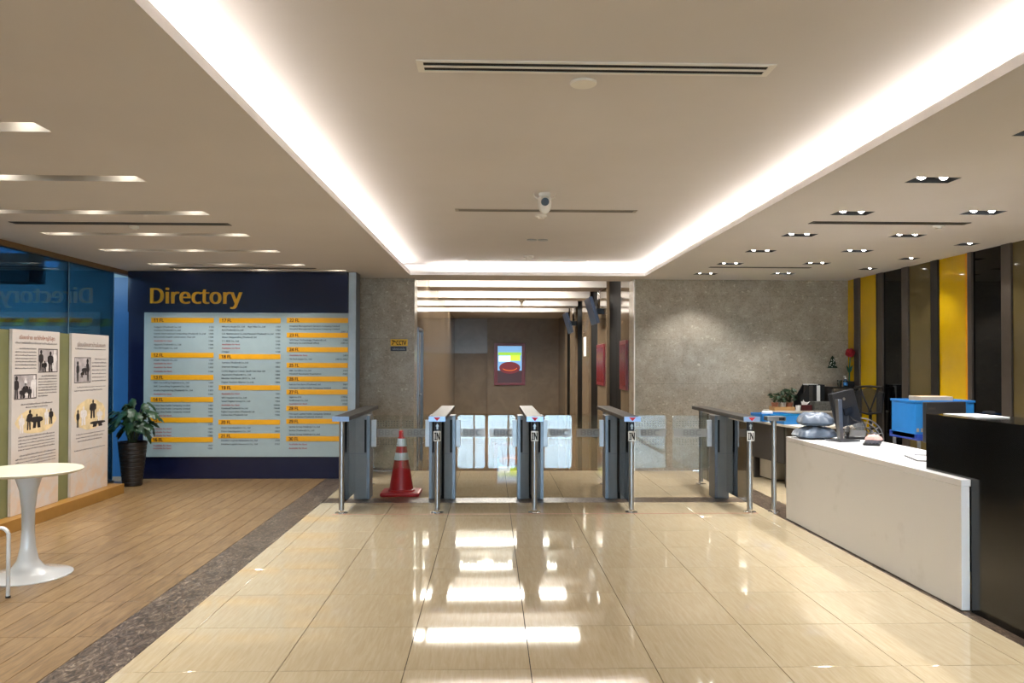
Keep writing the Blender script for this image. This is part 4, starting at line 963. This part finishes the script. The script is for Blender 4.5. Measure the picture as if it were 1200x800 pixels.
bm = bmesh.new(); tube(bm, [(.0, -.01, .12), (.05, -.03, .04), (.10, -.06, .0), (.16, -.02, .01), (.2, .0, -.1)], .005, 6); o = obj('cable', bm, m_black, sc); o.location = (-.15, 0, 0)
t_ = thing('keyboard', 'black keyboard lying at the foot of the monitor stand', 'keyboard', (3.28, 6.50, .7755), R(60)); box('body', (-.2, .12, -.06, .07, 0, .018), m_black, t_, .004)
bm = bmesh.new()
for i in range(13):
    for j in range(4): bx(bm, -.19+.023*i, -.171+.023*i, -.05+.027*j, -.028+.027*j, .0182, .023)
o = obj('keys', bm, m_ink, t_); o['kind'] = 'stuff'
t_ = thing('desk_telephone', 'black desk telephone behind the monitor stand', 'telephone', (3.33, 6.93, .7755), R(-30)); bm = bmesh.new()
v = [(-.09, -.07, 0), (.09, -.07, 0), (.09, .09, 0), (-.09, .09, 0)]; A = [bm.verts.new(p) for p in v]; B = [bm.verts.new((p[0], p[1], .025 if p[1] < 0 else .075)) for p in v]
for i in range(4): bm.faces.new((A[i], A[(i+1) % 4], B[(i+1) % 4], B[i]))
bm.faces.new(A); bm.faces.new(B); obj('body', bm, m_black, t_, .006)
bm = bmesh.new(); tube(bm, [(-.065, -.06, .055), (-.065, -.03, .075), (-.065, .05, .09), (-.065, .08, .085)], .018, 8); obj('handset', bm, m_black, t_, smooth=True)
# pedestal fan behind the counter
t_ = thing('pedestal_fan', 'round wire-guarded fan standing behind the white counter', 'fan', (3.58, 7.34, 0))
hd = Vector((0, 0, .735)); q = Matrix.Rotation(R(-18), 3, 'Z')
def fp(r, a, d): return hd + q@Vector((r*math.cos(a), d, r*math.sin(a)))
for sgn, nm in ((-1, 'front_guard'), (1, 'rear_guard')):
    bm = bmesh.new()
    for r, d in ((.20, .0), (.165, .03), (.125, .045), (.085, .052), (.045, .056)):
        tube(bm, [fp(r, 2*math.pi*k/28, sgn*(d+.002)) for k in range(28)], .003 if r < .2 else .006, 5, True)
    for k in range(20): tube(bm, [fp(.04, 2*math.pi*k/20, sgn*.057), fp(.125, 2*math.pi*k/20, sgn*.046), fp(.2, 2*math.pi*k/20, sgn*.002)], .0016, 4)
    obj(nm, bm, m_wire, t_)
for k in range(4):
    bm = bmesh.new(); a = 2*math.pi*k/4; poly(bm, [fp(.03, a, .0), fp(.15, a-.35, -.015), fp(.18, a+.1, .0), fp(.15, a+.5, .02)]); obj('blade', bm, M('fan_blade', S(120, 124, 128), .35), t_)
bm = bmesh.new(); cyl(bm, hd+q@Vector((0, .04, 0)), hd+q@Vector((0, .14, 0)), .05, .035, 16); obj('motor', bm, m_deskp, t_, smooth=True)
bm = bmesh.new(); cyl(bm, hd+q@Vector((0, .1, -.02)), (q@Vector((0, .1, 0))).to_tuple()[:2]+(.03,), .014, seg=12); obj('pole', bm, m_darksteel, t_, smooth=True)
bm = bmesh.new(); lathe(bm, [(.17, 0), (.17, .015), (.03, .035), (.02, .05)], (q@Vector((0, .1, 0))).to_tuple()[:2]+(0,), 28); obj('base', bm, m_deskp, t_, smooth=True)
o = pillow('crumpled pink cloth on the counter in front of the fan', 3.385, 6.70, .776, .12, .12, .06, R(30), 9); o.name = 'cloth_bundle'; o.data.materials[0] = m_pink; del o['group']; o['category'] = 'cloth'
# blue trolley with crate
t_ = thing('blue_trolley', 'blue plastic trolley with a bent chrome handle behind the counter', 'trolley', (3.55, 6.3, 0))
bm = bmesh.new(); bx(bm, 0, .58, 0, .45, .82, .835); bx(bm, 0, .58, 0, .012, .835, .875); bx(bm, 0, .58, .438, .45, .835, .875); bx(bm, 0, .012, .012, .438, .835, .875); bx(bm, .568, .58, .012, .438, .835, .875); obj('upper_tray', bm, m_blued, t_, .004)
box('lower_tray', (0, .58, 0, .45, .25, .275), m_blued, t_, .004)
for x, y in ((.03, .03), (.55, .03), (.03, .42), (.55, .42)):
    bm = bmesh.new(); cyl(bm, (x, y, .07), (x, y, .82), .014, seg=10); l_ = obj('leg', bm, m_steel, t_)
    bm = bmesh.new(); cyl(bm, (x-.012, y, .035), (x+.012, y, .035), .035, seg=14); obj('caster', bm, m_black, l_)
bm = bmesh.new(); tube(bm, [(.17, -.014, .80), (.17, -.02, .86)] + [(.17+.07*(1-math.cos(R(a))), -.02, .93+.07*math.sin(R(a))) for a in range(0, 91, 18)] + [(.42, -.02, 1.0)], .014, 10); obj('handle', bm, m_chrome, t_, smooth=True)
t_ = thing('blue_crate', 'bright blue plastic crate with pierced rim standing on the trolley', 'crate', (3.55, 6.33, .836))
bm = bmesh.new()
for b in ((0, .5, 0, .012, .0, .31), (0, .5, .368, .38, .0, .31), (0, .012, .012, .368, .0, .31), (.488, .5, .012, .368, .0, .31), (.012, .488, .012, .368, .0, .012)): bx(bm, *b)
obj('body', bm, m_bluep, t_, .003)
bm = bmesh.new(); bx(bm, -.008, .508, -.008, .002, .30, .318); bx(bm, -.008, .508, .378, .388, .30, .318); bx(bm, -.008, .002, .002, .378, .30, .318); bx(bm, .498, .508, .002, .378, .30, .318); obj('rim', bm, m_bluep, t_, .002)
bm = bmesh.new()
for k in range(13): bx(bm, .01+.036*k, .03+.036*k, -.003, .001, .055, .085)
obj('pierced_band', bm, m_cab, t_)
t_ = thing('beige_carton', 'flat beige carton sticking up out of the blue crate', 'carton', (3.62, 6.36, .85)); bm = bmesh.new(); bx(bm, 0, .27, 0, .2, 0, .335); obj('body', bm, m_beige, t_, .004); box('tape', (.0, .27, .08, .12, .3355, .337), m_card, t_)
t_ = thing('counter_monitor', 'black monitor back rising behind the black counter', 'monitor', (3.34, 5.66, .7755), R(14))
box('shell', (-.12, .25, -.02, .015, .10, .40), M('charcoal_shell', S(40, 40, 43), .4), t_, .006); box('stand', (.04, .1, -.03, .03, .0, .1), m_black, t_); box('base', (-.02, .15, -.08, .08, 0, .01), m_black, t_)
box('badge', (-.10, -.035, -.0215, -.0205, .345, .36), m_deskp, t_)

# ---------------------------------------------------------------- back office furniture
t_ = thing('office_desk', 'charcoal desk with pale top behind the turnstiles', 'desk', (3.50, 8.66, 0), R(8.2))
box('desk_top', (0, .75, 0, 1.2, .712, .74), m_desk, t_, .004); box('side_screen', (.03, .05, .36, 1.18, .27, .71), m_deskp, t_); box('end_panel', (.03, .72, .3, .34, 0, .711), m_deskp, t_); box('far_leg', (.06, .7, 1.14, 1.18, 0, .711), m_deskp, t_)
pd = box('drawer_pedestal', (.12, .5, .75, 1.12, .02, .5), m_desk, t_, .004); box('handle', (.112, .1195, .88, 1.0, .42, .435), m_black, pd)
def tray(lbl, x, y, lx, ly, h, inner):
    t_ = thing('blue_tray', lbl, 'tray', (x, y, .7405), R(8.2), 'blue plastic trays on the desk'); tk = .008
    bm = bmesh.new()
    for b in ((0, lx, 0, tk, 0, h), (0, lx, ly-tk, ly, 0, h), (0, tk, tk, ly-tk, 0, h), (lx-tk, lx, tk, ly-tk, 0, h), (tk, lx-tk, tk, ly-tk, 0, tk)): bx(bm, *b)
    obj('body', bm, m_bluep, t_, .002); box('lining', (tk, lx-tk, tk, ly-tk, h*.72, h*.75), inner, t_)
    return t_
tray('blue plastic tray with white papers, the one nearer the stone wall', 3.36, 9.42, .42, .3, .095, m_bluep)
tray('blue plastic tray with a green sheet, in front of the other tray', 3.46, 8.98, .46, .34, .10, m_greenp)
t_ = tag(box('crumpled_paper', (0, .12, 0, .1, 0, .05), m_paper, None, .02), 'crumpled white paper in the rear blue tray', 'paper'); t_.location = (3.42, 9.53, .815)
t_ = thing('back_cabinet', 'low grey cabinet along the stone wall behind the desk', 'cabinet', (3.72, 9.98, 0))
box('body', (.02, 1.1, .02, .4, .0, .81), m_cab, t_); box('cabinet_top', (0, 1.12, 0, .41, .811, .838), m_desk, t_, .003)
for k in range(2):
    dr = box('door', (.03+.54*k, .55+.54*k, .0, .019, .03, .80), m_cab, t_, .002); box('handle', (.46+.06*k if k == 0 else .60, .475+.06*k if k == 0 else .615, -.012, -.0005, .5, .62), m_darksteel, dr)
t_ = thing('cardboard_tray', 'shallow cardboard tray holding small potted plants', 'box', (3.74, 10.02, .8385)); bm = bmesh.new()
for b in ((0, .27, 0, .006, 0, .05), (0, .27, .20, .206, 0, .05), (0, .006, .006, .2, 0, .05), (.264, .27, .006, .2, 0, .05), (.006, .264, .006, .2, 0, .004)): bx(bm, *b)
obj('body', bm, m_card, t_)
def small_plant(lbl, x, y, z, m, hh, n, seed, spread):
    t_ = thing('small_plant', lbl, 'plant', (x, y, z), 0, 'small pot plants on the cabinet')
    bm = bmesh.new(); lathe(bm, [(.032, 0), (.043, .085), (.046, .085), (.046, .10), (.038, .10), (.036, .08)], seg=18); obj('pot', bm, m, t_, smooth=True)
    rnd = random.Random(seed); bs = bmesh.new()
    for k in range(n):
        a = k*2.4; r = spread*rnd.random()**.6; h = .1+hh*(.12+.88*rnd.random()); p = Vector((r*math.cos(a), r*math.sin(a), h)); tube(bs, [(0, 0, .08), (p.x*.4, p.y*.4, h*.7), p], .0025, 4)
        o = bpy.data.objects.new('leaf', lm); C.objects.link(o); o.parent = t_; o.location = p; s = rnd.uniform(.24, .36); o.scale = (s, s, s); o.rotation_euler = (rnd.uniform(-.6, .6), rnd.uniform(-.6, .5), a)
    obj('stems', bs, m_stem, t_)
small_plant('small dark plant in the tray, farthest from the monitor', 3.775, 10.11, .8430, m_terra, .13, 14, 1, .05)
small_plant('bushy small plant in the middle of the cardboard tray', 3.875, 10.10, .8430, m_white, .17, 24, 2, .055)
small_plant('bushiest small plant in the tray, beside the file holder', 3.975, 10.12, .8430, m_terra, .19, 28, 3, .065)
t_ = thing('white_cup', 'plain white paper cup at the front of the cabinet', 'cup', (4.045, 10.0, .8385)); bm = bmesh.new(); lathe(bm, [(.026, 0), (.034, .07), (.036, .072), (.032, .072), (.03, .06)], seg=18); obj('body', bm, m_paper, t_, smooth=True)
t_ = thing('tissue_box', 'dark red box with white tissue sticking out', 'box', (4.10, 10.02, .8385)); box('body', (0, .14, 0, .12, 0, .075), M('maroon_card', S(70, 16, 18), .5), t_, .003)
bm = bmesh.new(); poly(bm, [(.02, .05, .075), (.09, .05, .075), (.14, .07, .12), (.07, .06, .10), (.04, .05, .145)]); poly(bm, [(.03, .07, .075), (.1, .07, .075), (.1, .08, .11), (.02, .075, .12)]); obj('tissue', bm, m_paper, t_)
t_ = thing('file_holder', 'black sloping magazine file holder full of papers', 'file holder', (4.13, 10.16, .8385))
bm = bmesh.new()
for y in (0, .2): poly(bm, [(0, y, 0), (.34, y, 0), (.34, y, .34), (.12, y, .34), (.04, y, .2), (0, y, .2)])
bx(bm, 0, .34, 0, .2, 0, .006); bx(bm, .334, .34, 0, .2, 0, .34); obj('shell', bm, m_black, t_)
for k, m in enumerate((m_deskp, m_black, m_paper, m_black)): box('binder', (.13+.05*k, .175+.05*k, -.004, .19, .008, .33), m, t_)
box('papers', (.12, .26, .02, .18, .331, .345), m_paper, t_)
t_ = thing('grey_carton', 'grey printed carton in front of the file holder', 'carton', (4.26, 10.0, .8385)); box('body', (0, .22, 0, .14, 0, .12), M('grey_print', S(96, 96, 92), .5, vary=.5, vscale=50), t_, .002)
t_ = thing('corner_cabinet', 'tall narrow dark cabinet in the corner by the yellow panels', 'cabinet', (4.85, 10.02, 0)); t_.location = (4.52, 10.0, 0)
# stands at the end of the low cabinet
for ch in ():
    pass
bm = bmesh.new(); bx(bm, .33, .37, 0, .36, 0, 1.13); obj('side_panel', bm, m_deskp, t_)
bm = bmesh.new(); bx(bm, .0, .37, 0, .36, 1.131, 1.15); obj('shelf', bm, m_black, t_); bm = bmesh.new(); bx(bm, .325, .329, .02, .34, .84, 1.12); obj('back', bm, m_black, t_)
bm = bmesh.new(); bx(bm, .0, .02, .05, .36, .839, 1.13); obj('side_panel', bm, m_deskp, t_)
t_ = thing('sanitiser_bottle', 'clear pump bottle of hand sanitiser on the corner cabinet', 'bottle', (4.74, 10.14, 1.1505)); bm = bmesh.new(); lathe(bm, [(.026, 0), (.028, .01), (.028, .08), (.012, .1), (.01, .105)], seg=18); b_ = obj('bottle', bm, m_clear, t_, smooth=True)
bm = bmesh.new(); lathe(bm, [(.029, .02), (.029, .06)], seg=18); obj('label_band', bm, m_bluep, t_)
bm = bmesh.new(); lathe(bm, [(.012, .105), (.012, .12), (.004, .122), (.004, .14)], seg=12); tube(bm, [(0, 0, .14), (-.02, -.01, .14), (-.03, -.015, .132)], .005, 6); obj('pump', bm, m_paper, t_, smooth=True)
t_ = thing('drinking_glass', 'clear drinking glass next to the sanitiser bottle', 'glass', (4.66, 10.14, 1.1505)); bm = bmesh.new(); lathe(bm, [(.026, 0), (.032, .09), (.03, .09), (.025, .006)], seg=18); obj('bowl', bm, m_clear, t_, smooth=True)
t_ = thing('artificial_rose', 'large red artificial rose on a green stem in a black pot', 'flower', (4.82, 10.2, 1.1505))
bm = bmesh.new(); bx(bm, -.05, .05, -.05, .05, 0, .075); obj('pot', bm, m_black, t_, .004)
bm = bmesh.new(); tube(bm, [(0, 0, .07), (.004, 0, .25), (.01, -.01, .42)], .009, 8); obj('stem', bm, m_green, t_)
for k in range(14):
    bm = bmesh.new(); a = k*2.4; zz_ = 1-2*(k+.5)/14; r = .034*math.sqrt(1-zz_*zz_); sphere(bm, (.01+r*math.cos(a), -.01+r*math.sin(a), .455+.032*zz_), .034, 8, 5, .95); obj('petal', bm, m_rose, t_, smooth=True)
for s, z in ((-1, .17), (1, .17), (-1, .40), (1, .38)):
    bm = bmesh.new(); poly(bm, [(0, 0, z), (s*.03, -.01, z+.05), (s*.045, -.012, z+.12 if z < .3 else z+.02), (s*.01, -.004, z+.09 if z < .3 else z+.03)]); obj('leaf', bm, m_green, t_)
t_ = thing('christmas_tree_ornament', 'small green Christmas tree ornament with white dots on the stone wall', 'ornament', (4.68, YB, 1.40))
bm = bmesh.new(); pts = [(-.07, 0), (.07, 0), (.035, .06), (.05, .06), (.022, .115), (.03, .115), (0, .17), (-.03, .115), (-.022, .115), (-.05, .06), (-.035, .06)]
f = bm.faces.new([bm.verts.new((a, -.001, b)) for a, b in pts]); r = bmesh.ops.extrude_face_region(bm, geom=[f]); bmesh.ops.translate(bm, verts=[v for v in r['geom'] if isinstance(v, bmesh.types.BMVert)], vec=(0, -.012, 0)); obj('tree_shape', bm, M('felt_green', S(16, 44, 30), .7), t_)
bm = bmesh.new(); rnd = random.Random(4)
for k in range(16): z = rnd.uniform(.01, .13); x = rnd.uniform(-.055, .055)*(1-z/.19); poly(bm, [(x+.006*math.cos(a), -.0138, z+.006*math.sin(a)) for a in [math.pi*i/3 for i in range(6)]])
flat('white_dots', bm, m_paper, t_)
t_ = thing('office_chair', 'black mesh-backed office chair in front of the yellow panel', 'chair', (4.55, 9.44, 0), R(-66))
bm = bmesh.new(); tube(bm, [(-.2, .2, .86), (-.22, .215, 1.1), (-.2, .22, 1.165), (0, .235, 1.175), (.2, .22, 1.165), (.22, .215, 1.1), (.2, .2, .86), (0, .21, .83)], .014, 8, True); obj('back_frame', bm, m_black, t_, smooth=True)
mm = M('chair_mesh', S(24, 24, 24), .8); mm.node_tree.nodes['Principled BSDF'].inputs['Alpha'].default_value = .8
bm = bmesh.new(); poly(bm, [(-.2, .2, .86), (-.21, .215, 1.1), (0, .235, 1.17), (0, .21, .83)]); poly(bm, [(.2, .2, .86), (.21, .215, 1.1), (0, .235, 1.17), (0, .21, .83)]); obj('mesh_back', bm, mm, t_)
bm = bmesh.new(); tube(bm, [(-.14, .222, 1.16), (0, .24, .86), (.14, .222, 1.16)], .012, 6); tube(bm, [(0, .24, .88), (0, .26, .6), (0, .1, .44)], .02, 8); obj('spine', bm, m_black, t_)
bm = bmesh.new(); bx(bm, -.23, .23, -.24, .2, .44, .51); obj('seat', bm, m_black, t_, .02)
bm = bmesh.new(); cyl(bm, (0, 0, .1), (0, 0, .44), .025, seg=12); obj('gas_column', bm, m_darksteel, t_)
for k in range(5):
    a = 2*math.pi*k/5; bm = bmesh.new(); tube(bm, [(0, 0, .1), (.27*math.cos(a), .27*math.sin(a), .07)], .02, 6); l_ = obj('leg', bm, m_black, t_); bm = bmesh.new(); cyl(bm, (.27*math.cos(a)-.012, .27*math.sin(a), .03), (.27*math.cos(a)+.012, .27*math.sin(a), .03), .03, seg=10); obj('caster', bm, m_black, l_)
for s in (-1, 1):
    bm = bmesh.new(); tube(bm, [(s*.23, .1, .47), (s*.27, .1, .6), (s*.27, .08, .68), (s*.27, -.14, .68)], .014, 6); obj('armrest', bm, m_black, t_)
